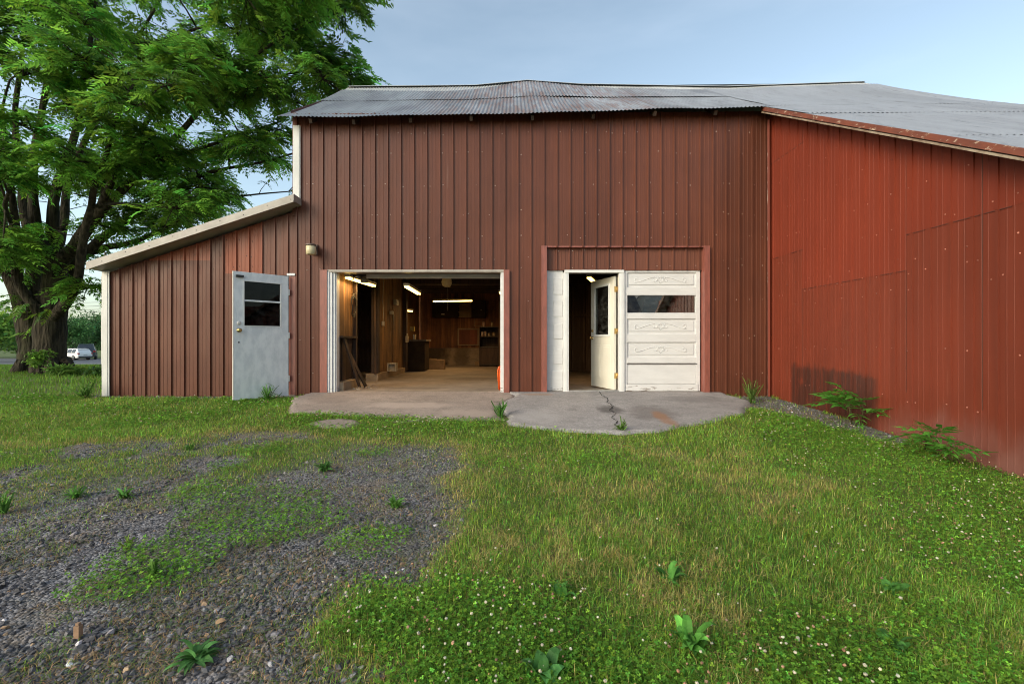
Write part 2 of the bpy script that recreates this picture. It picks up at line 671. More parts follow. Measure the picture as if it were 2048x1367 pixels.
CONC_GREY = concrete_mat('grey_concrete', (0.385, 0.355, 0.335), (0.30, 0.275, 0.26), spots=[
    (1.42, 6.55, 0.22, 0.30, (0.07, 0.06, 0.055), 0.75), (1.95, 6.35, 0.40, 0.5, (0.13, 0.11, 0.10), 0.55),
    (2.02, 6.05, 0.13, 0.45, (0.30, 0.14, 0.06), 0.7), (2.9, 7.3, 0.7, 0.3, (0.16, 0.145, 0.14), 0.5),
    (0.45, 7.7, 0.35, 0.12, (0.33, 0.18, 0.09), 0.5), (0.35, 6.2, 0.35, 0.5, (0.42, 0.39, 0.37), 0.5)])
CONC_TAN = concrete_mat('tan_concrete', (0.365, 0.295, 0.25), (0.275, 0.222, 0.19), spots=[
    (-1.6, 6.9, 0.8, 0.25, (0.46, 0.37, 0.31), 0.6), (-0.6, 6.4, 0.5, 0.3, (0.44, 0.35, 0.29), 0.5),
    (-2.9, 7.3, 0.4, 0.4, (0.20, 0.16, 0.14), 0.5)])
CONC_FLOOR = concrete_mat('shop_floor', (0.29, 0.235, 0.19), (0.19, 0.155, 0.125), speck=0.15, rough=0.7, spots=[
    (-1.8, 8.6, 0.7, 0.25, (0.10, 0.08, 0.06), 0.6), (-0.9, 10.8, 0.8, 0.5, (0.09, 0.07, 0.05), 0.6), (-2.2, 12.5, 0.9, 0.6, (0.38, 0.30, 0.22), 0.5)])
CONC_OLD = concrete_mat('stained_footing', (0.40, 0.30, 0.20), (0.24, 0.17, 0.11), speck=0.15, spots=[
    (-3.0, 17.3, 0.7, 2, (0.03, 0.02, 0.015), 0.85), (-1.9, 17.3, 0.35, 2, (0.05, 0.035, 0.02), 0.6)])


def roof_mat(name, rust=0.5, base=(0.33, 0.345, 0.375), alt=(0.17, 0.18, 0.205), rx=(0, 1), rough=0.5):
    t = NT(name)
    x = t.xyz()
    n = t.ramp(t.noise((0.9, 0.35, 0.35), 1.6, 6), 0.3, 0.7)
    c = t.mix(n, base, alt)
    sheet = t.white(t.math('FLOOR', t.math('DIVIDE', x[0], 0.62)))
    c = t.val(c, t.math('MULTIPLY_ADD', sheet, 0.22, 0.88))
    # dark lichen and dirt
    d = t.ramp(t.noise((5, 1.2, 1.2), 1.5, 7, 0.7), 0.52, 0.72, 0, 0.55)
    c = t.mix(d, c, (0.10, 0.10, 0.105))
    rm = t.math('MULTIPLY', t.ramp(x[0], rx[0], rx[1]), t.ramp(x[0], rx[1] + 2.2, rx[1] + 4.2, 1, 0))
    r_ = t.math('MULTIPLY', t.ramp(t.noise((9, 1.0, 1.0), 1.3, 7, 0.7), 0.42, 0.62), rm)
    r_ = t.math('ADD', r_, t.ramp(t.noise((10, 1.5, 1.5), 1.5, 6, 0.7), 0.66, 0.78))
    c = t.mix(t.math('MULTIPLY', r_, rust), c, (0.19, 0.075, 0.035))
    return t.done(c, t.ramp(n, 0, 1, rough - 0.06, rough + 0.1), 0.25, 0.5)


ROOF_OLD = roof_mat('corrugated_old', 0.55, rx=(-2.6, -0.4))
ROOF_PALE = roof_mat('corrugated_pale', 0.12, (0.56, 0.56, 0.55), (0.46, 0.46, 0.455), rx=(40, 41))
ROOF_GREY = roof_mat('corrugated_grey', 0.10, (0.31, 0.325, 0.36), (0.26, 0.275, 0.31), rx=(40, 41), rough=0.55)


def rust_board():
    t = NT('rusty_rake_paint')
    n = t.ramp(t.noise((2, 2, 2), 2.0, 6), 0.3, 0.7)
    c = t.mix(n, (0.20, 0.055, 0.030), (0.12, 0.035, 0.022))
    p = t.ramp(t.noise((7, 4, 12), 1.5, 7, 0.75), 0.575, 0.62)
    c = t.mix(p, c, (0.52, 0.40, 0.30))
    return t.done(c, 0.7)


RUST_BOARD = rust_board()
BARK = None


def bark_mat():
    t = NT('bark')
    v = t.voro((9, 9, 1.6), 1.6, 'F1')
    n = t.noise((6, 6, 1.2), 2.0, 7, 0.7, 0.8)
    h = t.math('ADD', t.math('MULTIPLY', v, 0.6), n)
    c = t.mix(t.ramp(h, 0.5, 1.1), (0.016, 0.013, 0.009), (0.066, 0.054, 0.036))
    mo = t.ramp(t.noise((1.3, 1.3, 1.0), 1.5, 5), 0.48, 0.7, 0, 0.55)
    c = t.mix(mo, c, (0.055, 0.060, 0.024))
    t.bump(h, 1.0, 0.09)
    return t.done(c, 0.9, 0, 0.2)


BARK = bark_mat()
LEAF = leaf_mat('tree_leaf', 0.45, 0.5, 0.3)
GRASS = leaf_mat('grass_blade', 0.35, 0.7, 0.12)
CLOVER = leaf_mat('clover_leaf', 0.3, 0.6, 0.15)
WEED = leaf_mat('weed_leaf', 0.30, 0.55, 0.2)
BUSH = leaf_mat('far_leaf', 0.30, 0.6, 0.2)

# ------------------------------------------------------------------ ground
GRAVEL = [(-40, 5.2), (-7.5, 5.1), (-5.16, 4.7), (-4.4, 4.9), (-3.44, 5.28), (-2.75, 5.39), (-1.8, 5.06), (-0.65, 5.0), (-0.48, 4.67), (-0.48, 3.8), (-0.32, 3.38),
          (-0.42, 2.77), (-0.49, 2.49), (-0.49, 2.34), (-0.73, 2.39), (-0.8, 2.26), (-0.87, 2.07), (-0.89, 1.88), (-0.72, 1.83),
          (-0.45, 1.74), (-0.42, 1.3), (-0.6, -2), (-0.6, -20), (-40, -20)]
APRON_L = [(-3.15, 6.37), (-3.62, 7.5), (-3.55, 8.03), (0.06, 8.03), (0.05, 7.56), (-0.18, 6.91), (-0.14, 6.12), (-0.55, 5.97),
           (-1.3, 6.12), (-2.25, 6.31), (-2.69, 6.37)]
APRON_R = [(0.14, 8.05), (3.68, 8.05), (3.79, 7.2), (3.26, 6.37), (2.64, 5.91), (1.81, 5.39), (1.25, 5.25), (0.74, 5.37),
           (-0.09, 5.77), (-0.19, 7.12)]
PATCH_1 = [(-2.62, 5.83), (-2.50, 6.02), (-2.30, 6.12), (-2.02, 6.02), (-1.93, 5.83), (-2.05, 5.62), (-2.36, 5.57)]
PATCH_2 = [(-1.63, 5.97), (-1.32, 6.10), (-1.02, 6.0), (-1.45, 5.88)]
CL_BAND = [(-3.13, 6.21), (-2.69, 6.45), (-1.57, 6.37), (-0.17, 6.37), (-0.08, 5.51), (-0.71, 5.23), (-1.86, 5.23), (-2.81, 5.51)]
CL_RIGHT = [(3.4, 6.5), (4.5, 6.0), (4.6, 1.0), (3.2, 1.6), (2.45, 2.18), (2.55, 2.75), (2.66, 3.58), (2.65, 5.06)]
CL_PATCH = [(-0.85, 2.49), (-0.5, 2.34), (-0.1, 2.2), (0.6, 2.0), (0.8, 1.2), (-0.43, 1.2), (-0.46, 1.72), (-0.86, 1.88), (-0.89, 2.0)]
STRIP = [(3.6, 7.3), (4.0, 7.95), (4.5, 8.0), (4.55, 5.2), (4.30, 5.0), (3.9, 6.1)]


def gz(x, y):
    x = np.asarray(x, float)
    y = np.asarray(y, float)
    a = -0.07 - 0.05 * (8 - np.maximum(y, -4))
    b = np.interp(y, [8, 13, 16, 28, 66, 140, 400, 2000], [-0.07, -0.01, 0.0, -0.55, -1.8, -2.6, -3.4, -6])
    inside = smooth(-7.6, -7.1, x) * smooth(7.8, 8.2, y)
    b = b * (1 - inside) + (-0.16) * inside
    z = np.where(y < 8, a, b)
    z = z - 0.085 * smooth(3.0, 4.4, x) * smooth(6.6, 4.2, y)
    near = smooth(60, 20, np.hypot(x, y))
    z = z + near * 0.05 * (fbm(x * 0.5, y * 0.5, 3) - 0.5) * smooth(9.0, 7.0, y)
    return z


def gz1(x, y):
    return float(gz(np.array([x]), np.array([y]))[0])


def masks(x, y):
    """gravel, clover and dryness of the ground at x, y"""
    d = sdf(GRAVEL, x, y) + 0.55 * (fbm(x * 1.6, y * 1.6, 5) - 0.5) + 0.12 * (fbm(x * 7, y * 7, 8) - 0.5)
    g = smooth(0.14, -0.14, d)
    # the far, upper part of the gravel is half grown over
    over = smooth(2.9, 4.6, y + 0.9 * (fbm(x * 0.8, y * 0.8, 21) - 0.5))
    right_bare = smooth(-2.1, -1.6, x) * smooth(2.9, 3.3, y) * smooth(5.0, 4.7, y)
    over = over * (1 - 0.8 * right_bare)
    g = g * (1 - over * smooth(0.36, 0.58, fbm(x * 2.1, y * 2.1, 31)) * 0.8)
    c = np.zeros_like(g)
    for P, wgt in ((CL_BAND, 0.9), (CL_RIGHT, 1.0), (CL_PATCH, 0.95)):
        dd = sdf(P, x, y) + 0.5 * (fbm(x * 2, y * 2, 9) - 0.5)
        c = np.maximum(c, wgt * smooth(0.15, -0.2, dd))
    c = np.maximum(c, 0.75 * smooth(0.56, 0.68, fbm(x * 1.2, y * 1.2, 44)))
    dry = 0.85 * smooth(0.40, 0.62, fbm(x * 2.2 + 3, y * 2.2, 55)) * smooth(-0.6, 0.0, x) * smooth(5.6, 4.2, y)
    dry = np.maximum(dry, smooth(0.25, 0.0, np.abs(d)) * 0.8)
    dry = dry * (1 - 0.8 * c)
    return g, c, dry


xs = np.unique(np.concatenate([[-900, -500, -300, -200, -140, -100, -75, -60, -50, -40, -32, -26, -22, -18, -15, -13, -11.5, -10.3, -9.3],
                               np.arange(-8.6, 5.2, 0.05), np.arange(5.2, 8, 0.3), [9, 10.5, 12, 15, 20, 30, 45, 70, 110, 200, 400, 900]]))
ys = np.unique(np.concatenate([[-400, -200, -100, -50, -25, -14, -8, -4, -2, -1, -0.3, 0.3, 0.6], np.arange(0.8, 8.4, 0.05), np.arange(8.6, 18, 0.4),
                               [19, 21, 24, 28, 33, 40, 50, 58, 66, 80, 100, 140, 200, 300, 450, 700, 1200, 2000]]))
GX, GY = np.meshgrid(xs, ys)
gx, gy = GX.ravel(), GY.ravel()
gm, cm, dm = masks(gx, gy)
gm = np.where(sdf(STRIP, gx, gy) + 0.35 * (fbm(gx * 4, gy * 4, 2) - 0.5) < 0, np.maximum(gm, 0.8), gm)
gm = np.where((gy > 7.55) & (gx < -3.7) & (gx > -7.5), np.maximum(gm, 0.75 * smooth(7.6, 7.8, gy + 0.2 * (fbm(gx * 3, gy * 3, 77) - .5))), gm)
gzv = gz(gx, gy) + gm * 0.010 * (fbm(gx * 9, gy * 9, 71, 3) - 0.5) * (gy < 8.4)
nx, ny = len(xs), len(ys)
i0 = (np.arange(ny - 1)[:, None] * nx + np.arange(nx - 1)[None]).ravel()
GQ = np.stack([i0, i0 + 1, i0 + nx + 1, i0 + nx], 1)


def ground_mat():
    t = NT('ground')
    a = t.attr('mask')
    sp = t.n.new('ShaderNodeSeparateColor')
    t.l.new(a.outputs['Color'], sp.inputs[0])
    # gravel: dark grey chips with some paler stones and rusty straw between
    v1 = t.voro((1, 1, 1), 70, 'F1', 'Color')
    vs = t.n.new('ShaderNodeSeparateColor')
    t.l.new(v1, vs.inputs[0])
    g = t.mix(t.ramp(vs.outputs[0], 0.1, 0.95), (0.065, 0.060, 0.063), (0.235, 0.225, 0.235))
    g = t.mix(t.ramp(t.noise((1, 1, 1), 3.2, 6), 0.45, 0.66, 0, 0.6), g, (0.20, 0.145, 0.095))
    g = t.mix(t.ramp(t.noise((1, 1, 1), 1.4, 5), 0.50, 0.7, 0, 0.5), g, (0.11, 0.13, 0.085))
    # soil and thatch below the lawn
    s = t.mix(t.ramp(t.noise((1, 1, 1), 22, 5, 0.7), 0.3, 0.7), (0.085, 0.105, 0.032), (0.16, 0.16, 0.06))
    s = t.mix(t.math('MULTIPLY', sp.outputs[2], 0.6), s, (0.24, 0.195, 0.085))
    far = t.mix(t.ramp(t.noise((1, 1, 1), 0.35, 5), 0.35, 0.65), (0.085, 0.125, 0.030), (0.115, 0.135, 0.042))
    y = t.xyz()
    s = t.mix(t.ramp(y[1], 15, 19), s, far)
    c = t.mix(sp.outputs[0], s, g)
    vh = t.voro((1, 1, 1), 70, 'F1', 'Distance')
    t.bump(t.math('SUBTRACT', t.noise((1, 1, 1), 40, 4), vh), 0.9, 0.012)
    return t.done(c, 0.9, 0, 0.25)


gr = np_mesh('ground', np.stack([gx, gy, gzv], 1), GQ, ground_mat(), np.stack([gm, cm, dm], 1), attr='mask', smooth=True)
tag(gr, kind='structure')


def pad(name, poly, mat, lift, edge, seed, wob=0.12):
    """a worn concrete pad that sinks into the ground at its ragged edge"""
    p = np.array(poly)
    X, Y = np.meshgrid(np.arange(p[:, 0].min() - 0.2, p[:, 0].max() + 0.2, 0.04), np.arange(p[:, 1].min() - 0.2, min(8.06, p[:, 1].max() + 0.2), 0.04))
    x, y = X.ravel(), Y.ravel()
    d = sdf(poly, x, y) + wob * (fbm(x * 3, y * 3, seed) - 0.5) + wob * 0.6 * (fbm(x * 11, y * 11, seed + 1) - 0.5)
    d = np.where(y > 7.8, np.minimum(d, -0.2 * (np.abs(x - (p[:, 0].min() + p[:, 0].max()) / 2) < (p[:, 0].max() - p[:, 0].min()) / 2 - 0.12)), d)
    z = gz(x, y) + lift - (lift + 0.05) * smooth(-edge, 0.03, d) + 0.04 * smooth(5.6, 7.9, y) + 0.008 * (fbm(x * 2, y * 2, seed + 3) - 0.5)
    n = X.shape[1]
    i = (np.arange(X.shape[0] - 1)[:, None] * n + np.arange(n - 1)[None]).ravel()
    q = np.stack([i, i + 1, i + n + 1, i + n], 1)
    q = q[(d[q] < 0.06).any(1)]
    o = np_mesh(name, np.stack([x, y, z], 1), q, mat, smooth=True)
    return tag(o, kind='structure')


pad('concrete_apron', APRON_L, CONC_TAN, 0.022, 0.07, 61)
pad('concrete_apron', APRON_R, CONC_GREY, 0.035, 0.09, 62)
pad('concrete_patch', PATCH_1, CONC_TAN, 0.022, 0.05, 63, 0.05)
pad('concrete_patch', PATCH_2, CONC_TAN, 0.012, 0.05, 64, 0.05)


def apron_z(x, y):
    return gz1(x, y) + 0.035 + 0.04 * float(smooth(5.6, 7.9, y))


# crack across the right apron
mb = MB()
ck = [(1.53, 7.95), (1.50, 7.6), (1.55, 7.35), (1.47, 7.0), (1.50, 6.75), (1.40, 6.5), (1.44, 6.3), (1.33, 6.05), (1.36, 5.85), (1.27, 5.65), (1.31, 5.45)]
pts = []
for i in range(len(ck) - 1):
    for k in range(5):
        t_ = k / 5
        pts.append((ck[i][0] * (1 - t_) + ck[i + 1][0] * t_ + random.uniform(-.014, .014), ck[i][1] * (1 - t_) + ck[i + 1][1] * t_))
vs = []
for i, (x_, y_) in enumerate(pts):
    w_ = random.uniform(0.003, 0.010)
    z_ = apron_z(x_, y_) + 0.006
    vs += [(x_ - w_, y_, z_), (x_ + w_, y_, z_)]
mb.add(vs, [(2 * i, 2 * i + 1, 2 * i + 3, 2 * i + 2) for i in range(len(pts) - 1)])
crk = mb.build('crack_in_apron', M('crack', (0.02, 0.018, 0.016), rough=0.95))
tag(crk, kind='structure')

# road beyond the lawn
mb = MB()
rp = [(-160, 40), (-90, 30), (-45, 27.5), (-28, 27.0), (-10, 26.5), (30, 27), (30, 72), (-10, 72), (-28, 72), (-45, 72), (-90, 75), (-160, 85)]
for k in range(24):
    x0 = -160 + k * 8
    x1 = x0 + 8
    y0 = [27 + max(0, (-(x) - 35)) * 0.08 for x in (x0, x1)]
    rows = [0, 6, 14, 24, 36, 46]
    for a, b in zip(rows[:-1], rows[1:]):
        P = [(x0, y0[0] + a), (x1, y0[1] + a), (x1, y0[1] + b), (x0, y0[0] + b)]
        mb.add([(x, y, gz1(x, y) + 0.03) for x, y in P], [(0, 1, 2, 3)])
rd = mb.build('road', M('asphalt', (0.105, 0.105, 0.115), (0.085, 0.085, 0.095), 0.3, rough=0.85))
tag(rd, kind='structure')

# ------------------------------------------------------------------ ribbed siding
PITCH = 0.2286
PROF = [(0.0, 0.0), (0.008, 0.024), (0.030, 0.024), (0.038, 0.0), (0.092, 0.0), (0.095, 0.004), (0.106, 0.004), (0.109, 0.0),
        (0.160, 0.0), (0.163, 0.004), (0.174, 0.004), (0.177, 0.0)]


PROF_RED = [(0.0, 0.0), (0.003, 0.013), (0.030, 0.013), (0.033, 0.0), (0.100, 0.0), (0.102, 0.0015), (0.112, 0.0015), (0.114, 0.0),
            (0.164, 0.0), (0.166, 0.0015), (0.176, 0.0015), (0.178, 0.0)]


def siding(mb, a, b, phase, fmap, zb, zt, mi=0, lift=0.0, nz=6, seed=0, prof=PROF):
    """a ribbed metal sheet between a and b along the wall"""
    k0 = math.floor((a - phase) / PITCH) - 1
    k1 = math.ceil((b - phase) / PITCH) + 1
    S = [(phase + k * PITCH + s, d) for k in range(k0, k1 + 1) for s, d in prof]
    pts = []
    for i, (s, d) in enumerate(S):
        if i and S[i - 1][0] < a < s:
            pts.append((a, S[i - 1][1]))
        if i and S[i - 1][0] < b < s:
            pts.append((b, S[i - 1][1]))
        if a <= s <= b:
            pts.append((s, d))
    zb_ = zb if callable(zb) else (lambda s: zb)
    zt_ = zt if callable(zt) else (lambda s: zt)
    sa = np.array([p[0] for p in pts])
    vs = []
    for j in range(nz + 1):
        t = j / nz
        z = np.array([zb_(s) * (1 - t) + zt_(s) * t for s in sa])
        wob = 0.010 * (fbm(sa * 0.9 + seed * 7, z * 0.8, 90 + seed, 3) - 0.5)
        sw = 0.006 * (fbm(sa * 0.7 + 9, z * 0.9, 190 + seed, 3) - 0.5)
        for (s, d), zz, wo, s2 in zip(pts, z, wob, sw):
            vs.append(fmap(s + (s2 if 0 < j and a < s < b else 0), d + lift + wo, zz))
    n = len(pts)
    fs = [(j * n + i, j * n + i + 1, (j + 1) * n + i + 1, (j + 1) * n + i) for j in range(nz) for i in range(n - 1)]
    mb.add(vs, fs, mi)


def screws(mb, a, b, phase, fmap, zs, mi, zmin=None, zmax=None, seed=0, keep=0.9, r=0.0095):
    rr = random.Random(seed)
    k0 = math.ceil((a - phase) / PITCH)
    k1 = math.floor((b - phase) / PITCH)
    for z0 in zs:
        dz = rr.uniform(-.03, .03)
        for k in range(k0, k1):
            if rr.random() > keep:
                continue
            s = phase + k * PITCH + rr.choice((0.060, 0.075, 0.2))
            z = z0 + dz + rr.uniform(-.03, .03)
            if s < a + .03 or s > b - .03 or (zmin and z < zmin(s) + .04) or (zmax and z > zmax(s) - .06):
                continue
            ring = [(math.cos(q * PI / 3) * r, math.sin(q * PI / 3) * r) for q in range(6)]
            vs = [fmap(s + p, 0.001, z + q) for p, q in ring] + [fmap(s + p * .7, 0.006, z + q * .7) for p, q in ring] + [fmap(s, 0.008, z)]
            fs = [(i, (i + 1) % 6, 6 + (i + 1) % 6, 6 + i) for i in range(6)] + [(6 + i, 6 + (i + 1) % 6, 12) for i in range(6)]
            mb.add(vs, fs, mi)


SCREW = M('screw_heads', (0.62, 0.50, 0.44), (0.24, 0.12, 0.09), 9, rough=0.4)
SCREW_RED = M('red_screw_heads', (0.50, 0.20, 0.14), (0.12, 0.03, 0.02), 9, rough=0.4)

# ------------------------------------------------------------------ brown barn
barn = thing('barn', 'tall brown metal sided barn with two garage openings and old grey roof', 'barn', (0.3, 8, 0))
FX = lambda s, d, z: (s, 8.0 - d, z)
mb = MB()
ZS = 2.27
TOP = lambda s: 4.88 + 0.02 * (s + 3.8) / 4
PH = -3.80
siding(mb, -3.79, -3.25, PH, FX, -0.09, ZS, seed=1)
siding(mb, -3.25, -0.12, PH, FX, 2.105, ZS, nz=1, seed=1)
siding(mb, -0.12, 0.55, PH, FX, -0.05, ZS, seed=1)
siding(mb, 3.42, 4.53, PH, FX, lambda s: -0.06 - 0.07 * (s - 3.42), ZS, seed=1)
siding(mb, -3.80, 0.55, PH, FX, ZS - 0.03, TOP, lift=0.003, nz=8, seed=1)
siding(mb, 0.55, 3.42, PH, FX, 2.535, TOP, lift=0.003, nz=8, seed=1)
siding(mb, 3.42, 4.53, PH, FX, ZS - 0.03, TOP, lift=0.003, nz=8, seed=1)
rz_ = [0.35, 0.95, 1.6, 2.2, 2.32, 2.72, 3.15, 3.65, 4.2, 4.55]
screws(mb, -3.8, -3.3, PH, FX, rz_, 1, seed=1)
screws(mb, -0.1, 0.5, PH, FX, rz_, 1, seed=2)
screws(mb, 3.45, 4.5, PH, FX, rz_, 1, seed=3)
screws(mb, -3.2, -0.1, PH, FX, [z for z in rz_ if z > 2.15], 1, seed=4, keep=.75)
screws(mb, 0.6, 3.4, PH, FX, [z for z in rz_ if z > 2.6], 1, seed=5, keep=.75)
mb.build('siding', [BROWN, SCREW], barn)
mb = MB()
FR = lambda s, d, z: (s, 8.07 - d, z)
siding(mb, 0.58, 3.39, PH, FR, 2.145, 2.60, nz=1, seed=6)
screws(mb, 0.62, 3.3, PH, FR, [2.2, 2.47], 1, seed=6, keep=.5)
mb.build('transom_siding', [BROWN_PALE, SCREW], barn)

# plain walls at the sides and back, floor slab, inner walls
for q in ((-3.86, 8.0, 3.1, -3.80, 18.2, 4.9), (8.3, 8.1, -0.2, 8.36, 18.2, 4.9), (-7.2, 18.0, -0.2, 8.29, 18.06, 5.2), (4.62, 8.02, -0.2, 8.29, 8.08, 4.6)):
    mb = MB()
    mb.box(*q)
    mb.build('outer_wall', BROWN, barn)
mb = MB()
mb.box(-7.1, 8.06, -0.30, 8.3, 18.0, 0.0)
mb.build('floor_slab', CONC_FLOOR, barn)
mb = MB()
mb.box(-3.235, 7.955, -0.30, -0.145, 8.06, -0.003)
mb.build('sill', CONC_TAN, barn)
mb = MB()
mb.box(0.61, 7.955, -0.30, 3.365, 8.06, -0.005)
mb.build('sill', CONC_GREY, barn)

# roof: corrugated sheets from the sagging eave up to the sagging ridge
EAVE_X = [-3.95, -2.75, -1.8, 0.2, 1.15, 2.6, 4.25, 8.6]
EAVE_Z = [4.705, 4.69, 4.73, 4.755, 4.79, 4.83, 4.865, 4.90]
RID_X = [-3.95, -0.89, -0.3, 0.37, 1.0, 1.63, 5.1, 8.4, 8.6]
RID_Z = [7.00, 7.03, 7.08, 7.15, 7.10, 7.06, 7.0, 7.12, 7.12]
EY, RY = 7.72, 10.95
BREAK_X = [-3.95, -1.5, -0.6, 0.37, 1.3, 2.4, 5, 8.6]
BREAK_T = [0.88, 0.80, 0.88, 1.0, 0.93, 0.86, 0.82, 0.82]


def roof_pt(x, t):
    ze = np.interp(x, EAVE_X, EAVE_Z)
    zr = np.interp(x, RID_X, RID_Z)
    sag = -0.05 * np.sin(np.pi * t)
    return EY + (RY - EY) * t, ze + (zr - ze) * t + sag


def corrugated(name, x0, x1, t0, t1, mat, parent, nt=8, pitch=0.068, amp=0.008, lift=0.0, pf=roof_pt, seed=0, wav=0.035):
    xs_ = np.arange(x0, x1, pitch / 8)
    ts = np.linspace(0, 1, nt + 1)
    V = []
    for t in ts:
        tt = (t0(xs_) if callable(t0) else np.full_like(xs_, t0)) * (1 - t) + (t1(xs_) if callable(t1) else np.full_like(xs_, t1)) * t
        y, z = pf(xs_, tt)
        z = z + lift + amp * np.sin(2 * np.pi * xs_ / pitch) + wav * (fbm(xs_ * 0.8, tt * 2 + 5, 40 + seed, 3) - .5)
        V.append(np.stack([xs_, y + (0.05 * (fbm(xs_ * .9, xs_ * 0, 17 + seed) - .5) if t == 0 else 0), z], 1))
    V = np.concatenate(V)
    n = len(xs_)
    i = (np.arange(nt)[:, None] * n + np.arange(n - 1)[None]).ravel()
    return np_mesh(name, V, np.stack([i, i + 1, i + n + 1, i + n], 1), mat, parent=parent, smooth=True)


corrugated('roof_sheet', -3.98, 4.45, 0.0, 0.52, ROOF_OLD, barn, lift=0.0, seed=1)
corrugated('roof_sheet', -3.93, 4.45, 0.50, lambda x: np.interp(x, BREAK_X, BREAK_T), ROOF_OLD, barn, lift=0.016, seed=2)
corrugated('upper_roof_sheet', -3.93, 8.5, lambda x: np.interp(x, BREAK_X, BREAK_T) - 0.02, 1.0, ROOF_PALE, barn, nt=2, lift=-0.012, seed=3)
corrugated('grey_roof_sheet', 4.43, 8.55, 0.03, 0.90, ROOF_GREY, barn, lift=0.012, seed=4)
mb = MB()
mb.add([(-3.9, RY, 6.98), (8.5, RY, 7.10), (8.5, 18.1, 4.9), (-3.9, 18.1, 4.9)], [(0, 1, 2, 3)])
mb.build('rear_roof', ROOF_GREY, barn)
mb = MB()
for x0, x1 in ((-3.93, -0.9), (-0.9, 0.37), (0.37, 1.63), (1.63, 5.1), (5.1, 8.5)):
    za, zb_ = np.interp(x0, RID_X, RID_Z) + 0.012, np.interp(x1, RID_X, RID_Z) + 0.012
    mb.add([(x0, RY - .10, za - .05), (x1, RY - .10, zb_ - .05), (x1, RY, zb_ + .02), (x0, RY, za + .02), (x1, RY + .12, zb_ - .05), (x0, RY + .12, za - .05)], [(0, 1, 2, 3), (3, 2, 4, 5)])
mb.build('ridge_cap', M('ridge_metal', (0.52, 0.53, 0.53), (0.44, 0.45, 0.45), 2, rough=0.5, metal=0.3), barn)
mb = MB()
mb.add([(-3.9, 8.02, 4.95), (-3.9, RY, 6.9), (-3.9, 18.0, 4.9), (-3.9, 8.02, 4.9)], [(0, 1, 2, 3)])
mb.build('gable_board', BROWN, barn)
for i, x in enumerate((-3.45, -2.72, -1.75, -0.70, 0.35, 1.4, 2.45, 3.5)):
    mb = MB()
    z0 = float(np.interp(x, EAVE_X, EAVE_Z)) - 0.075
    mb.beam((x, 7.79 + 0.02 * (i % 3), z0 + 0.03), (x, 8.2, z0 + 0.31), 0.05, 0.075, 0)
    mb.build('rafter', WOOD_DARK, barn)
mb = MB()
mb.box(-3.83, 7.955, 3.27, -3.72, 7.975, 4.66)
mb.box(-3.83, 7.975, 3.27, -3.815, 8.06, 4.66)
mb.box(-3.72, 7.962, 3.27, -3.705, 7.985, 4.66)
mb.build('corner_trim', TRIM_WHITE, barn)

# garage opening: red trim, white jambs, white head
for xa, xb in ((-3.36, -3.235), (-0.145, -0.045)):
    mb = MB()
    mb.box(xa, 7.955, -0.045, xb, 7.985, 2.135)
    mb.build('opening_trim', TRIM_RED, barn)
mb = MB()
mb.box(-3.235, 7.97, -0.02, -3.205, 8.12, 2.10)
mb.box(-3.205, 7.985, -0.02, -3.16, 8.12, 2.10)
mb.box(-3.16, 8.01, -0.02, -3.115, 8.14, 2.10)
mb.box(-3.115, 8.03, 0.0, -3.095, 8.16, 2.10)
mb.build('jamb', WHITE_LOW, barn)
mb = MB()
mb.box(-0.19, 7.985, -0.015, -0.145, 8.16, 2.10)
mb.box(-0.205, 8.03, -0.01, -0.19, 8.14, 2.10)
mb.build('jamb', WHITE_LOW, barn)
mb = MB()
mb.box(-3.235, 7.97, 2.10, -0.145, 8.18, 2.14)
mb.build('opening_head', TRIM_TAN, barn)
# second opening
for xa, xb in ((0.515, 0.61), (3.365, 3.46)):
    mb = MB()
    mb.box(xa, 7.95, -0.03, xb, 8.14, 2.555)
    mb.build('opening_trim', TRIM_RED, barn)
mb = MB()
mb.box(0.61, 7.99, 2.535, 3.365, 8.06, 2.56)
mb.build('opening_head', TRIM_RED, barn)

# ---- inside of the garage
def boards(mb, axis, a, b, c, z0, z1, wd=0.14, seed=0, th=0.025, mi=0, ragged=0.0):
    """a wall of upright boards; axis 0: along x at y=c, axis 1: along y at x=c"""
    rr = random.Random(seed)
    s = a
    while s < b - 0.01:
        wv = min(wd * rr.uniform(0.75, 1.25), b - s)
        o = rr.uniform(0, 0.012)
        zz0 = z0 + rr.uniform(0, ragged)
        if axis == 0:
            mb.box(s + .002, c - th - o, zz0, s + wv - .002, c - o, z1, mi)
        else:
            mb.box(c - o - th, s + .002, zz0, c - o, s + wv - .002, z1, mi)
        s += wv


mb = MB()
boards(mb, 0, -3.6, 0.3, 17.5, 0.64, 3.0, 0.15, 3)
mb.box(-3.9, 17.52, 0, 0.4, 17.6, 3.0)
mb.build('back_wall', WOOD_BACK, barn)
mb = MB()
mb.box(-3.6, 17.25, 0, -0.72, 17.48, 0.645)
mb.build('back_footing', CONC_OLD, barn)
mb = MB()
for q in ((8.16, 8.92, -3.12, 0.98, 2.7, 0.17, 5), (10.5, 13.0, -3.12, 0.15, 2.7, 0.15, 6), (14.2, 17.4, -3.55, 0.1, 2.7, 0.16, 7)):
    mb = MB()
    boards(mb, 1, *q)
    mb.build('side_wall', WOOD_SIDE, barn)
mb = MB()
boards(mb, 1, 8.2, 8.92, -3.13, 0.16, 0.95, 0.2, 8)
mb.box(-3.17, 8.16, 0.95, -3.03, 8.95, 0.985)
mb.build('wainscot', WOOD_DARK, barn)
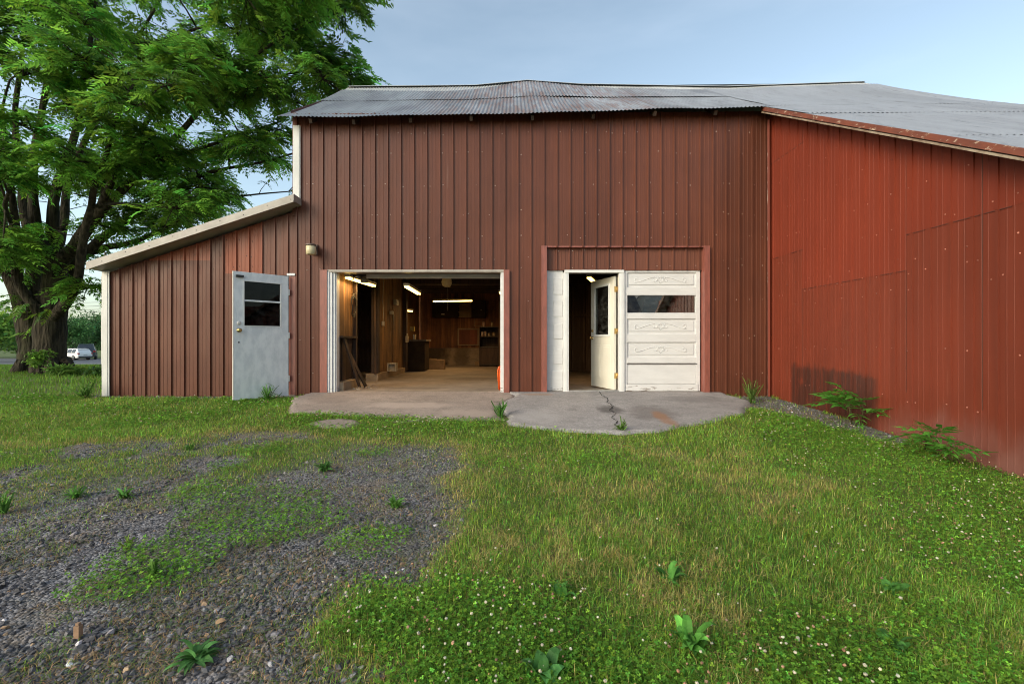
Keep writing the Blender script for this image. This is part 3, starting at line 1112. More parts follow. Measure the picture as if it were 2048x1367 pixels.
for p0, p1, a, b in (((-3.09, 8.955, 0.12), (-3.09, 8.955, 2.7), 0.07, 0.07), ((-3.06, 10.18, 0.16), (-3.10, 10.22, 2.7), 0.04, 0.05),
                     ((-3.12, 10.42, 0.16), (-3.12, 10.42, 2.7), 0.12, 0.16), ((-3.08, 13.07, 0.05), (-3.08, 13.07, 2.7), 0.13, 0.13)):
    mb = MB()
    mb.beam(p0, p1, a, b)
    mb.build('wall_post', WOOD_DARK, barn)
for q in ((-3.26, 8.16, 0, -3.02, 8.98, 0.15), (-3.28, 10.2, 0, -3.00, 11.1, 0.16), (-3.24, 11.1, 0, -3.05, 13.0, 0.15)):
    mb = MB()
    mb.box(*q)
    mb.build('side_footing', CONC_OLD, barn)
for q in ((1, 8.1, 17.5, 0.32, 0.0, 3.0, 0.18, 9), (0, -7.0, -3.4, 13.4, 0.0, 2.9, 0.2, 10), (1, 8.2, 13.4, -6.9, 0.0, 2.4, 0.2, 12)):
    mb = MB()
    boards(mb, *q)
    mb.build('partition_wall', WOOD_DARK, barn)
mb = MB()
mb.box(-3.95, 8.2, 2.90, 8.25, 17.9, 2.95)
for k in range(15):
    y = 8.6 + k * 0.61
    mb.box(-3.8, y, 2.70, 8.2, y + 0.05, 2.899)
mb.beam((-3.5, 13.2, 2.62), (8, 13.2, 2.62), 0.2, 0.16)
mb.build('ceiling', WOOD_DARK, barn)
mb = MB()
mb.box(-7.0, 8.25, 2.35, -3.9, 13.4, 2.40)
mb.build('side_room_ceiling', WOOD_DARK, barn)
# rolled up door: bottom rail in view, panels lying back under the ceiling
mb = MB()
mb.box(-2.72, 8.50, 2.065, -0.18, 8.56, 2.16)
mb.beam((-1.45, 8.56, 2.13), (-1.45, 11.0, 2.55), 2.54, 0.045, 1)
mb.build('overhead_door', [WHITE, WHITE], barn)
mb = MB()
for x in (-2.80, -0.12):
    mb.beam((x, 8.25, 2.05), (x, 11.0, 2.52), 0.03, 0.05)
mb.box(-3.0, 8.4, 2.08, -2.7, 8.43, 2.11)
mb.box(-2.98, 8.42, 2.02, -2.94, 8.46, 2.11)
mb.box(-2.83, 8.5, 1.99, -2.72, 8.62, 2.07)
mb.tube([(-3.05, 8.3, 2.12), (-2.7, 8.3, 2.12), (-0.2, 8.3, 2.12)], 0.014, 8)
mb.build('door_track', STEEL, barn)

# framed panel and a small hatch on the back wall
fp = MB()
fp.box(-2.02, 17.40, 0.78, -1.32, 17.445, 1.34)
pn = fp.build('wall_panel', wood_mat('panel_wood', (0.20, 0.055, 0.025), (0.14, 0.04, 0.02), board=0.2, dark=0.1), barn)
fp = MB()
for q in ((-2.08, 0.74, -2.02, 1.40), (-1.32, 0.74, -1.26, 1.40), (-2.02, 1.34, -1.32, 1.40), (-2.02, 0.74, -1.32, 0.78)):
    fp.box(q[0], 17.39, q[1], q[2], 17.445, q[3])
fp.build('panel_frame', WOOD_PALE, pn)
fp = MB()
fp.box(-1.43, 17.42, 1.49, -1.12, 17.45, 1.77)
hp = fp.build('wall_hatch', WOOD_BACK, barn)
fp = MB()
for q in ((-1.45, 1.47, -1.43, 1.79), (-1.12, 1.47, -1.10, 1.79), (-1.43, 1.77, -1.12, 1.79), (-1.43, 1.47, -1.12, 1.49), (-1.43, 1.62, -1.12, 1.635)):
    fp.box(q[0], 17.41, q[1], q[2], 17.445, q[3])
fp.build('hatch_frame', WOOD_PALE, hp)
mb = MB()
mb.box(-0.47, 16.2, 0.02, -0.40, 17.0, 2.3)
mb.build('plank_door', WOOD_PALE, barn)

# ---- second room behind the small door
mb = MB()
mb.box(0.36, 13.4, 0.0, 8.2, 13.46, 2.9)
for k in range(8):
    x = 0.9 + k * 0.42
    mb.box(x, 13.28, 0.05, x + 0.06 + 0.06 * (k % 3 == 1), 13.39, 2.9)
mb.box(0.4, 13.27, 1.62, 4.2, 13.39, 1.69)
mb.box(8.1, 8.2, 0, 8.2, 13.4, 2.9)
mb.build('stud_wall', wood_mat('stud_wood', (0.22, 0.14, 0.08), (0.12, 0.075, 0.045), axis=0, board=0.42, dark=0.25), barn)

# ---- the white overhead door with a small door cut through it
od = MB()
zrow = [(2.10, 1.855), (1.275, 1.03), (0.86, 0.615)]
Yd = 8.10
od.box(1.995, Yd + 0.012, 1.70, 3.345, Yd + 0.05, 2.145)
od.box(1.995, Yd + 0.012, 0.0, 3.345, Yd + 0.05, 1.395)
od.box(1.995, Yd + 0.013, 1.395, 2.05, Yd + 0.05, 1.70)
od.box(3.265, Yd + 0.013, 1.395, 3.345, Yd + 0.05, 1.70)
# rails and stiles standing proud
for z0, z1 in ((2.105, 2.143), (1.705, 1.845), (1.285, 1.393), (0.87, 1.018), (0.50, 0.605)):
    od.box(2.05, Yd - 0.012, z0, 3.27, Yd + 0.0115, z1)
od.box(1.998, Yd - 0.013, 0.005, 2.05, Yd + 0.0115, 2.143)
od.box(3.27, Yd - 0.013, 0.005, 3.343, Yd + 0.0115, 2.143)
od.box(2.052, Yd - 0.002, 0.135, 3.268, Yd + 0.0112, 0.475)
od.box(2.03, Yd - 0.030, 0.005, 3.30, Yd - 0.014, 0.125)
for z0, z1 in zrow:                                         # raised fields
    od.box(2.085, Yd + 0.002, z1 + 0.035, 3.235, Yd + 0.0113, z0 - 0.03)
pd = od.build('panel_door', [WHITE_LOW], barn, bevel=0.004)
od = MB()
od.box(0.61, Yd, 0.0, 0.905, Yd + 0.05, 2.145)
for z0, z1 in ((2.0, 1.72), (1.60, 1.33), (1.20, 0.93), (0.75, 0.48)):
    od.box(0.74, Yd - 0.012, z1, 0.90, Yd - 0.001, z0)
od.box(0.612, Yd - 0.018, 0.005, 0.66, Yd - 0.001, 2.14)
od.box(0.70, Yd - 0.016, 0.01, 0.90, Yd - 0.001, 0.36)
od.build('side_panel', [WHITE_LOW], pd, bevel=0.004)
sh = MB()
sh.box(2.04, Yd - 0.0155, 0.478, 3.29, Yd - 0.0135, 0.490)
sh.build('section_gap', M('dark_gap', (0.06, 0.05, 0.045), rough=0.9), pd)


def scroll(mb, cx, cz, sgn, y):
    P = []
    for k in range(26):                                  # outer curl
        a = k / 25 * 1.55 * PI
        r = 0.016 + 0.026 * k / 25
        P.append((cx + sgn * (0.42 - r * math.cos(a)), y, cz + 0.006 + r * math.sin(a)))
    P = P[::-1]
    a0 = Vector(P[-1])
    Q = []
    for k in range(14):
        t = k / 13
        x = 0.46 - 0.36 * t
        z = -0.042 + 0.088 * (0.5 - 0.5 * math.cos(PI * t))
        Q.append((cx + sgn * x, y, cz + z))
    Rr = []
    for k in range(18):
        a = PI / 2 + k / 17 * 1.5 * PI
        r = 0.044 - 0.022 * k / 17
        Rr.append((cx + sgn * (0.10 - r * math.cos(a) * -1 - 0.0), y, cz + 0.002 + r * math.sin(a)))
    for L_ in (P, Q, Rr):
        mb.tube(L_, 0.0065, 5, 0)


for z0, z1 in zrow:
    om = MB()
    cx, cz = 2.64, (z0 + z1) / 2
    yy = Yd + 0.001
    scroll(om, cx, cz, -1, yy)
    scroll(om, cx, cz, 1, yy)
    leaf = [(0.0, 0.062), (0.022, 0.03), (0.055, 0.052), (0.045, 0.012), (0.06, -0.02), (0.026, -0.022), (0.0, -0.06)]
    om.tube([(cx + p, yy, cz + q) for p, q in leaf], 0.0065, 5)
    om.tube([(cx - p, yy, cz + q) for p, q in leaf], 0.0065, 5)
    om.build('scroll_ornament', WHITE, pd)
gm_ = MB()
gm_.box(2.051, Yd + 0.022, 1.396, 3.264, Yd + 0.027, 1.699)
gm_.build('window_pane', GLASS_MIRROR, pd)
# frame of the small door
for xa, xb in ((0.905, 1.005), (1.895, 1.993)):
    mb = MB()
    mb.box(xa, 8.055, -0.005, xb, 8.16, 2.10)
    mb.box(xa + 0.03, 8.048, -0.003, xb - 0.03, 8.055, 2.09)
    mb.build('door_frame', WHITE_CLEAN, pd, bevel=0.003)
mb = MB()
mb.box(0.93, 8.045, 2.10, 1.985, 8.17, 2.148)
mb.build('door_frame', WHITE_CLEAN, pd, bevel=0.003)
mb = MB()
mb.box(1.005, 8.05, -0.02, 1.895, 8.2, 0.018)
mb.build('threshold', M('sill_metal', (0.42, 0.41, 0.40), (0.3, 0.29, 0.28), 9, rough=0.5, metal=0.5), pd)

# the small door leaf, hinged at its right edge and swung inward; built in its own axes
ent = thing('door', 'white half glazed door with brass hinges standing open into the barn', 'door', (1.873, 8.175, 0.02), 0)
ent_rz = math.atan2(8.94 - 8.175, 1.597 - 1.873)
ent.rotation_euler = (0, 0, ent_rz)
WL, HL, TL = 0.825, 2.035, 0.045
mb = MB()
fy0, fy1 = 0.0, TL
mb.box(0, fy0, 0, WL, fy1, 0.98)
mb.box(0, fy0, 1.90, WL, fy1, HL)
mb.box(0, fy0, 0.98, 0.155, fy1, 1.90)
mb.box(WL - 0.155, fy0, 0.98, WL, fy1, 1.90)
for x0 in (0.125, 0.445):                                   # raised lower panels on both faces
    for ya, yb in ((-0.007, 0.0), (TL, TL + 0.007)):
        mb.box(x0, ya, 0.17, x0 + 0.255, yb, 0.80)
        mb.box(x0 + .035, ya - .004 if ya < 0 else ya + .007, 0.205, x0 + 0.22, yb if ya < 0 else yb + .004, 0.765)
CREAM = M('cream_door_paint', (0.74, 0.70, 0.60), (0.68, 0.64, 0.55), 2, rough=0.4)
mb.build('leaf', CREAM, ent, bevel=0.004, local=True)
mb = MB()
for ya, yb in ((-0.016, -0.001), (TL + 0.001, TL + 0.016)):
    mb.box(0.135, ya, 0.955, 0.175, yb, 1.925)
    mb.box(WL - 0.175, ya, 0.955, WL - 0.135, yb, 1.925)
    mb.box(0.175, ya, 0.955, WL - 0.175, yb, 0.995)
    mb.box(0.175, ya, 1.885, WL - 0.175, yb, 1.925)
mb.build('pane_moulding', WHITE_CLEAN, ent, bevel=0.003, local=True)
mb = MB()
mb.box(0.157, 0.02, 0.982, WL - 0.157, 0.025, 1.898)
mb.build('pane', GLASS, ent, local=True)
mb = MB()
for s_ in (-1, 1):
    c = (WL - 0.06, TL / 2 + s_ * TL / 2, 0.93)
    mb.lathe([(0.03, 0), (0.03, 0.006), (0.012, 0.012), (0.011, 0.03), (0.026, 0.04), (0.028, 0.055), (0.015, 0.066)], c, (0, s_, 0), 14)
mb.build('knob', BRASS, ent, local=True)
mb = MB()
for s_ in (-1, 1):
    c = (WL - 0.06, TL / 2 + s_ * TL / 2, 1.07)
    mb.lathe([(0.028, 0), (0.028, 0.012), (0.02, 0.018), (0.012, 0.02)], c, (0, s_, 0), 14)
mb.build('deadbolt', BRASS, ent, local=True)
for z in (0.25, 1.05, 1.80):
    mb = MB()
    mb.box(-0.006, 0.003, z - 0.05, -0.001, TL - 0.003, z + 0.05)
    mb.tube([(-0.006, -0.006, z - 0.052), (-0.006, -0.006, z + 0.052)], 0.008, 8)
    mb.box(-0.03, -0.016, z - 0.05, -0.01, -0.012, z + 0.05)
    mb.build('hinge', BRASS, ent, local=True)

# ------------------------------------------------------------------ lean-to shed on the left
shed = thing('shed', 'low brown lean-to shed with sloping tan roof edge beside the barn', 'shed', (-5.5, 8.03, 0))
FS = lambda s, d, z: (s, 8.03 - d, z)
RK = lambda s: 2.1 + 0.327 * (s + 7.2)                       # underside of the roof edge
PS = -7.17
ST = lambda s: RK(s) - 0.03
SB = lambda s: -0.10
mb = MB()
siding(mb, -7.14, -6.41, PS, FS, SB, ST, 0, seed=11)
siding(mb, -6.41, -5.31, PS, FS, SB, 2.31, 0, 0.003, seed=11)
siding(mb, -6.41, -5.31, PS, FS, 2.29, ST, 2, seed=11, nz=2)
siding(mb, -5.31, -5.06, PS, FS, SB, ST, 0, seed=11)
siding(mb, -5.06, -4.78, PS, FS, SB, 2.08, 0, 0.003, seed=11)
siding(mb, -5.06, -4.39, PS, FS, 2.05, ST, 2, seed=11, nz=2)
siding(mb, -4.39, -3.80, PS, FS, 2.05, 2.42, 1, 0.005, seed=11, nz=1)
siding(mb, -4.39, -3.80, PS, FS, 2.41, 2.70, 1, 0.0035, seed=11, nz=1)
siding(mb, -4.39, -3.80, PS, FS, 2.69, ST, 1, 0.002, seed=11, nz=1)
screws(mb, -7.1, -4.8, PS, FS, [0.3, 0.95, 1.55, 2.0], 3, zmax=ST, seed=12)
screws(mb, -6.4, -3.85, PS, FS, [2.2, 2.38, 2.66], 3, zmax=ST, seed=13)
mb.build('siding', [BROWN, BROWN_PALE, BROWN_RED, M('dull_screw_heads', (0.10, 0.05, 0.04), rough=0.5)], shed)
mb = MB()
mb.box(-3.915, 7.99, -0.05, -3.80, 8.015, 2.06)
mb.build('door_trim', TRIM_RED, shed)
mb = MB()
mb.box(-3.94, 7.962, 2.035, -3.80, 7.988, 2.075)
mb.build('head_flashing', WHITE_LOW, shed)
mb = MB()
mb.box(-7.20, 7.985, -0.12, -7.10, 8.005, 2.12)
mb.box(-7.20, 8.005, -0.12, -7.185, 8.10, 2.12)
mb.box(-7.10, 7.992, -0.12, -7.075, 8.009, 2.12)
mb.build('corner_trim', TRIM_WHITE, shed)
mb = MB()
mb.box(-7.18, 8.10, -0.2, -7.12, 13.6, 2.06)
mb.build('side_wall', TRIM_WHITE, shed)
mb = MB()
P = []
prof = [(7.70, 0.0), (7.70, 0.028), (7.712, 0.034), (7.712, 0.135), (7.745, 0.150), (7.745, 0.010)]
xa, xb = -7.22, -3.70
vs = [(x, y, RK(x) + h) for x in (xa, xb) for y, h in prof]
n_ = len(prof)
mb.add(vs, [(i, (i + 1) % n_, n_ + (i + 1) % n_, n_ + i) for i in range(n_)] + [tuple(range(n_))[::-1], tuple(range(n_, 2 * n_))])
mb.box(-7.19, 7.698, RK(-7.19) - 0.0, -7.15, 7.72, RK(-7.19) + 0.02)
for k in range(9):
    x = -6.95 + k * 0.4
    mb.lathe([(0.008, 0), (0.006, 0.005)], (x, 7.711, RK(x) + 0.06 + 0.03 * (k % 2)), (0, -1, 0), 6, 1)
mb.build('rake_trim', [TRIM_TAN, STEEL], shed)
mb = MB()
for a, b, lift in ((7.746, 13.7, 0.0),):
    mb.add([(xa, a, RK(xa) + 0.14), (xb, a, RK(xb) + 0.14), (xb, b, RK(xb) + 0.14), (xa, b, RK(xa) + 0.14),
            (xa, a, RK(xa) + 0.02), (xb, a, RK(xb) + 0.02), (xb, b, RK(xb) + 0.02), (xa, b, RK(xa) + 0.02)],
           [(0, 1, 2, 3), (7, 6, 5, 4), (0, 4, 5, 1), (2, 6, 7, 3), (3, 7, 4, 0), (1, 5, 6, 2)])
mb.build('roof', TRIM_TAN, shed)

# shed door, hinged at its right edge and swung out towards the yard
sdr = thing('door', 'weathered bluish white door with two dark panes half open on the shed', 'door', (-3.925, 7.965, -0.06))
sdr.rotation_euler = (0, 0, math.atan2(7.36 - 7.965, -4.513 + 3.925))
WL, HL, TL = 0.845, 2.08, 0.04
pz0, pzm, pz1 = 1.205, 1.615, 1.93
mb = MB()
mb.box(0, 0, 0, WL, TL, pz0)
mb.box(0, 0, pz1, WL, TL, HL)
mb.box(0, 0, pz0, 0.135, TL, pz1)
mb.box(WL - 0.155, 0, pz0, WL, TL, pz1)
mb.box(0.135, 0.004, pzm - 0.015, WL - 0.155, TL - 0.004, pzm + 0.015)
mb.build('leaf', DOOR_WHITE, sdr, bevel=0.004, local=True)
mb = MB()
for ya, yb in ((-0.008, -0.0005), (TL + 0.0005, TL + 0.008)):
    mb.box(0.118, ya, pz0 - .016, WL - 0.138, yb, pz0)
    mb.box(0.118, ya, pz1, WL - 0.138, yb, pz1 + .016)
    mb.box(0.118, ya, pz0, 0.135, yb, pz1)
    mb.box(WL - 0.155, ya, pz0, WL - 0.138, yb, pz1)
mb.build('glazing_bead', WHITE_CLEAN, sdr, local=True)
DARKPANE = glass_mat('shed_glass', dirt=0.05, refl=0.012, tint=(0.12, 0.12, 0.12), top=0.35)
for za, zb2 in ((pz0, pzm - .015), (pzm + .015, pz1)):
    mb = MB()
    mb.box(0.136, 0.017, za + .001, WL - 0.156, 0.021, zb2 - .001)
    mb.build('pane', DARKPANE, sdr, local=True)
mb = MB()
mb.box(-0.004, -0.002, -0.004, WL + 0.006, TL + 0.002, 0.0)
mb.box(WL, -0.002, 0, WL + 0.006, TL + 0.002, HL)
mb.build('edge_strip', DOOR_EDGE, sdr, local=True)
for nm, z, pr, mt in (('knob', 1.125, [(0.032, 0), (0.032, 0.006), (0.014, 0.012), (0.014, 0.035), (0.030, 0.045), (0.032, 0.06), (0.016, 0.072)], BRASS),
                      ('lock', 1.245, [(0.03, 0), (0.03, 0.012), (0.022, 0.018)], TRIM_WHITE), ('lock', 0.93, [(0.013, 0), (0.012, 0.006)], BLACK)):
    mb = MB()
    mb.lathe(pr, (WL - 0.075, TL, z), (0, 1, 0), 14)
    mb.build(nm, mt, sdr, local=True)
mb = MB()
mb.box(WL - 0.14, TL, 1.985, WL - 0.03, TL + 0.035, 2.02)
mb.build('bolt_latch', BLACK, sdr, local=True)
mb = MB()
for q in range(3):
    mb.box(-0.015, -0.012, 0.25 + q * 0.75, -0.001, TL + .012, 0.35 + q * 0.75)
mb.build('hinge', TRIM_WHITE, sdr, local=True)

def flaking():
    t = NT('flaking_corner')
    p = t.ramp(t.noise((2, 2, 1.1), 1.6, 7, 0.75), 0.52, 0.58)
    return t.done(t.mix(p, (0.16, 0.055, 0.04), (0.58, 0.50, 0.44)), 0.7)


# ------------------------------------------------------------------ red wing on the right
wing = thing('barn', 'bright red metal sided barn wing with grey roof sloping down on the right', 'barn', (6.4, 5, 0))
WX = 4.54
FW = lambda s, d, z: (WX - d, s, z)
WTOP = lambda y: 4.896 - 0.604 * (7.81 - y) - 0.06
WBOT = lambda y: gz1(4.5, min(y, 7.95)) - 0.05
PW = 0.12
mb = MB()
siding(mb, 7.1, 8.0, PW, FW, WBOT, 2.35, 1, seed=21, nz=8, prof=PROF_RED)
siding(mb, 7.1, 8.0, PW, FW, 2.32, 4.02, 0, 0.003, seed=21, prof=PROF_RED)
siding(mb, 7.1, 8.0, PW, FW, 3.99, WTOP, 0, 0.006, seed=21, nz=2, prof=PROF_RED)
siding(mb, 5.23, 7.12, PW, FW, WBOT, 1.73, 1, seed=22, nz=6, prof=PROF_RED)
siding(mb, 5.23, 7.12, PW, FW, 1.70, WTOP, 0, 0.004, seed=22, prof=PROF_RED)
siding(mb, 2.2, 5.25, PW, FW, WBOT, 2.14, 1, seed=23, nz=6, prof=PROF_RED)
siding(mb, 2.2, 5.25, PW, FW, 2.11, WTOP, 0, 0.004, seed=23, nz=3, prof=PROF_RED)
screws(mb, 2.2, 8.0, PW, FW, [0.2, 0.8, 1.45, 1.65, 1.80, 2.22, 2.62, 3.1, 3.55, 4.0, 4.3], 2, zmax=WTOP, seed=24, keep=.8)
# seam strips where one sheet laps the next
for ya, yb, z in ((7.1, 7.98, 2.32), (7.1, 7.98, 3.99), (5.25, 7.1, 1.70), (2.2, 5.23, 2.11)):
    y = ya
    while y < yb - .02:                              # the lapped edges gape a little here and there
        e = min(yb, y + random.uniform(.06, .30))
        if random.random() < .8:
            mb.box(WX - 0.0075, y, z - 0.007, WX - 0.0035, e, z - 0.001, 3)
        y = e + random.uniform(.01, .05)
for y in (7.1, 6.09, 5.24, 4.39, 3.48):
    mb.box(WX - 0.0035, y - 0.003, WBOT(y) + .6, WX - 0.001, y + 0.003, WTOP(y) - 0.05, 3)
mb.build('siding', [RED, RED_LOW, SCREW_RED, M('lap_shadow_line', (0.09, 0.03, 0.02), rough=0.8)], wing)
mb = MB()
mb.beam((4.505, 7.955, -0.13), (4.490, 7.945, 4.75), 0.035, 0.05)
mb.beam((4.494, 7.975, -0.13), (4.478, 7.962, 4.75), 0.016, 0.02, 1)
mb.build('corner_trim', [RED_LOW, flaking()], wing)


def wing_pt(x, t):
    y = 2.0 + (7.84 - 2.0) * t
    z = 4.896 - 0.604 * (7.81 - y) + 0.0 * x
    # the slope eases into the main roof to the right
    z = z + (x - 4.3) * 0.012 * t
    return np.full_like(x, 1.0) * y, z


corrugated('roof_sheet', 4.29, 8.55, 0.0, 0.45, ROOF_GREY, wing, nt=6, pf=wing_pt, wav=0.012, seed=6, lift=0.0)
corrugated('roof_sheet', 4.29, 8.55, 0.44, 0.80, ROOF_GREY, wing, nt=6, pf=wing_pt, wav=0.012, seed=7, lift=0.010)
corrugated('roof_sheet', 4.29, 8.55, 0.79, 1.0, ROOF_GREY, wing, nt=5, pf=wing_pt, wav=0.012, seed=8, lift=0.020)
mb = MB()
RZ = lambda y: 4.896 - 0.604 * (7.81 - y)
n_ = 16
vs, fs = [], []
for i in range(n_ + 1):
    y = 2.0 + (7.83 - 2.0) * i / n_
    o = random.uniform(-.004, .004)
    z = RZ(y) + 0.014
    vs += [(4.285 + o, y, z), (4.285 + o, y, z - 0.070), (4.31, y, z - 0.070), (4.31, y, z)]
for i in range(n_):
    b = i * 4
    for k in range(4):
        fs.append((b + k, b + (k + 1) % 4, b + 4 + (k + 1) % 4, b + 4 + k))
fs += [(3, 2, 1, 0), (n_ * 4, n_ * 4 + 1, n_ * 4 + 2, n_ * 4 + 3)]
mb.add(vs, fs)
mb.build('rake_board', RUST_BOARD, wing)
mb = MB()
mb.beam((4.305, 2.0, RZ(2.0) - 0.082), (4.305, 7.82, RZ(7.82) - 0.082), 0.040, 0.020)
mb.build('rake_moulding', M('worn_tan_wood', (0.33, 0.26, 0.19), (0.18, 0.12, 0.08), 3, (3, 3, 3), rough=0.7), wing)
mb = MB()
mb.add([(4.33, 2.0, RZ(2.0) - .075), (4.56, 2.0, RZ(2.0) - .075), (4.56, 7.95, RZ(7.95) - .075), (4.33, 7.95, RZ(7.95) - .075)], [(0, 1, 2, 3)])
mb.build('soffit', WOOD_GREY, wing)
for q in ((4.6, 2.2, -0.6, 8.4, 2.26, 1.4), (8.34, 2.262, -0.6, 8.4, 8.02, 1.4)):
    mb = MB()
    mb.box(*q)
    mb.build('outer_wall', RED_LOW, wing)

# ------------------------------------------------------------------ things in and on the barn
wlmp = thing('wall_lamp', 'small beige cylinder lamp with brown cap on the brown wall', 'lamp', (-3.46, 7.85, 2.46))
mb = MB()
mb.lathe([(0.060, -0.085), (0.078, -0.08), (0.082, 0.06), (0.07, 0.065)], (-3.46, 7.83, 2.46), (0, 0, 1), 20)
mb.build('shade', M('beige_plastic', (0.62, 0.53, 0.33), (0.55, 0.47, 0.29), 4, rough=0.4), wlmp)
mb = MB()
mb.lathe([(0.088, 0.0), (0.092, 0.012), (0.085, 0.03), (0.03, 0.04)], (-3.46, 7.83, 2.525), (0, 0, 1), 20)
mb.box(-3.50, 7.86, 2.52, -3.42, 7.985, 2.55)
mb.box(-3.51, 7.965, 2.40, -3.41, 7.985, 2.58)
mb.build('cap', M('brown_cap', (0.14, 0.09, 0.07), (0.10, 0.065, 0.05), 5, rough=0.5), wlmp)

TUBE = emit_mat('lit_tube', (1.0, 0.64, 0.17), 3.6)
LAMPBODY = M('lamp_enamel', (0.55, 0.50, 0.42), (0.42, 0.38, 0.32), 5, rough=0.4)


def fluorescent(label, p0, p1, power, twin=0.05):
    p0, p1 = Vector(p0), Vector(p1)
    c = (p0 + p1) / 2
    o = thing('fluorescent_light', label, 'ceiling light', tuple(c), 0, 'lit fluorescent lights in the barn')
    mb = MB()
    up = Vector((0, 0, 1))
    mb.beam(p0 + up * 0.05, p1 + up * 0.05, 0.11, 0.05)
    mb.build('housing', LAMPBODY, o)
    d = (p1 - p0).normalized()
    side = d.cross(up).normalized()
    for s_ in (-1, 1):
        mb = MB()
        mb.tube([p0 + side * s_ * twin / 2 + up * .005, p1 + side * s_ * twin / 2 + up * .005], 0.017, 8)
        mb.build('tube', TUBE, o)
    for t in (0.15, 0.85):
        mb = MB()
        q = p0.lerp(p1, t)
        mb.tube([q + up * .07, q + Vector((0, 0, 2.72 - q.z))], 0.004, 4)
        mb.build('hanger', STEEL, o)
    L = bpy.data.lights.new('lamp_glow', 'AREA')
    L.shape = 'RECTANGLE'
    L.size = (p1 - p0).length
    L.size_y = 0.08
    L.energy = power * 0.46
    L.color = (1.0, 0.60, 0.24)
    lo = bpy.data.objects.new('lamp_glow', L)
    col.objects.link(lo)
    lo.parent = o
    lo.location = (0, 0, -0.03)
    lo.rotation_euler = (0, 0, math.atan2(d.y, d.x))
    return o


fluorescent('long lit fluorescent light by the left jamb of the garage opening', (-3.0, 8.28, 2.035), (-2.88, 9.50, 2.035), 16)
fluorescent('slanting lit fluorescent light hanging in the middle of the garage', (-2.08, 8.95, 1.955), (-2.12, 10.35, 1.955), 13)
fluorescent('lit fluorescent light hanging level before the back wall cabinet', (-2.46, 14.2, 2.13), (-1.25, 14.3, 2.16), 36)
fluorescent('small far lit fluorescent light over the dark workbench', (-3.48, 14.4, 1.87), (-3.28, 14.9, 1.87), 4)
fluorescent('lit fluorescent light half hidden behind the right garage jamb', (-0.27, 11.0, 2.06), (-0.20, 12.2, 2.06), 9)
fluorescent('lit fluorescent light seen above the open white small door', (1.62, 9.6, 2.22), (1.95, 10.6, 2.22), 14)

gl = thing('pendant_lamp', 'unlit round white globe fixture under the garage ceiling', 'lamp', (-1.52, 10.6, 2.27))
mb = MB()
mb.lathe([(0.05, -0.115), (0.10, -0.085), (0.125, 0.0), (0.10, 0.085), (0.06, 0.11)], (-1.52, 10.6, 2.27), (0, 0, 1), 18)
mb.build('globe', M('yellowed_glass', (0.55, 0.47, 0.30), (0.42, 0.36, 0.22), 8, rough=0.3), gl)
mb = MB()
mb.lathe([(0.065, 0.11), (0.07, 0.16), (0.03, 0.2), (0.02, 0.45)], (-1.52, 10.6, 2.27), (0, 0, 1), 14)
mb.tube([(-1.49, 10.56, 2.16), (-1.49, 10.56, 1.6)], 0.003, 4)
mb.build('pull_cord', LAMPBODY, gl)

cab = thing('wall_cabinet', 'dark wall cabinet with three lit wooden cubbies on the back wall', 'cabinet', (-1.9, 17.3, 1.8))
mb = MB()
mb.box(-3.0, 17.12, 1.80, -2.02, 17.46, 2.42)
mb.box(-1.53, 17.12, 1.80, -1.0, 17.46, 2.42)
mb.box(-2.02, 17.40, 1.80, -1.53, 17.46, 2.42)
mb.box(-3.0, 17.12, 2.42, -1.0, 17.46, 2.44)
DARKCAB = M('dark_cabinet', (0.040, 0.026, 0.015), (0.022, 0.014, 0.009), 3, rough=0.8, spec=0.2)
mb.build('body', DARKCAB, cab)
mb = MB()
mb.box(-2.015, 17.37, 1.821, -1.535, 17.398, 2.399)
mb.build('cubby_back', WOOD_PALE, cab)
for z in (1.80, 2.0, 2.2, 2.4):
    mb = MB()
    mb.box(-2.015, 17.13, z, -1.535, 17.368, z + 0.02)
    mb.build('cubby_shelf', WOOD_PALE, cab)
mb = MB()
mb.box(-2.66, 17.10, 1.90, -2.54, 17.119, 1.94)
mb.build('pull', M('pale_pull', (0.6, 0.55, 0.45), rough=0.4), cab)
mb = MB()
mb.lathe([(0.02, 0), (0.02, 0.02)], (-1.16, 17.12, 2.08), (0, -1, 0), 8)
mb.build('knob', M('pale_knob', (0.6, 0.55, 0.45), rough=0.4), cab)

shf = thing('shelving_unit', 'dark wooden shelving unit standing against the back wall by the door', 'shelf', (-0.9, 16.6, 0))
mb = MB()
x0, x1, y0, y1 = -1.18, -0.48, 16.35, 16.9
for x in (x0, x1 - 0.03):
    mb.box(x, y0, 0, x + 0.03, y1, 1.40)
mb.box(x0 + .03, y1 - 0.02, 0, x1 - .03, y1, 1.40)
mb.build('frame', WOOD_DARK, shf)
for z in (0.05, 0.68, 1.06, 1.40):
    mb = MB()
    mb.box(x0 + .031, y0 + .005, z, x1 - .031, y1 - .021, z + 0.025)
    mb.build('shelf', WOOD_GREY, shf)
mb = MB()
mb.box(x0 + .035, y0 + .03, 0.076, x1 - .035, y0 + .05, 0.66)
mb.build('front_panel', WOOD_DARK, shf)

bch = thing('workbench', 'black workbench with cluttered top in the far left corner', 'workbench', (-2.95, 13.9, 0))
mb = MB()
mb.box(-3.42, 13.5, 0.90, -2.55, 14.3, 0.95)
mb.build('top', WOOD_GREY, bch)
mb = MB()
mb.box(-3.40, 13.55, 0.02, -2.60, 14.25, 0.90)
mb.build('cabinet', DARKCAB, bch)

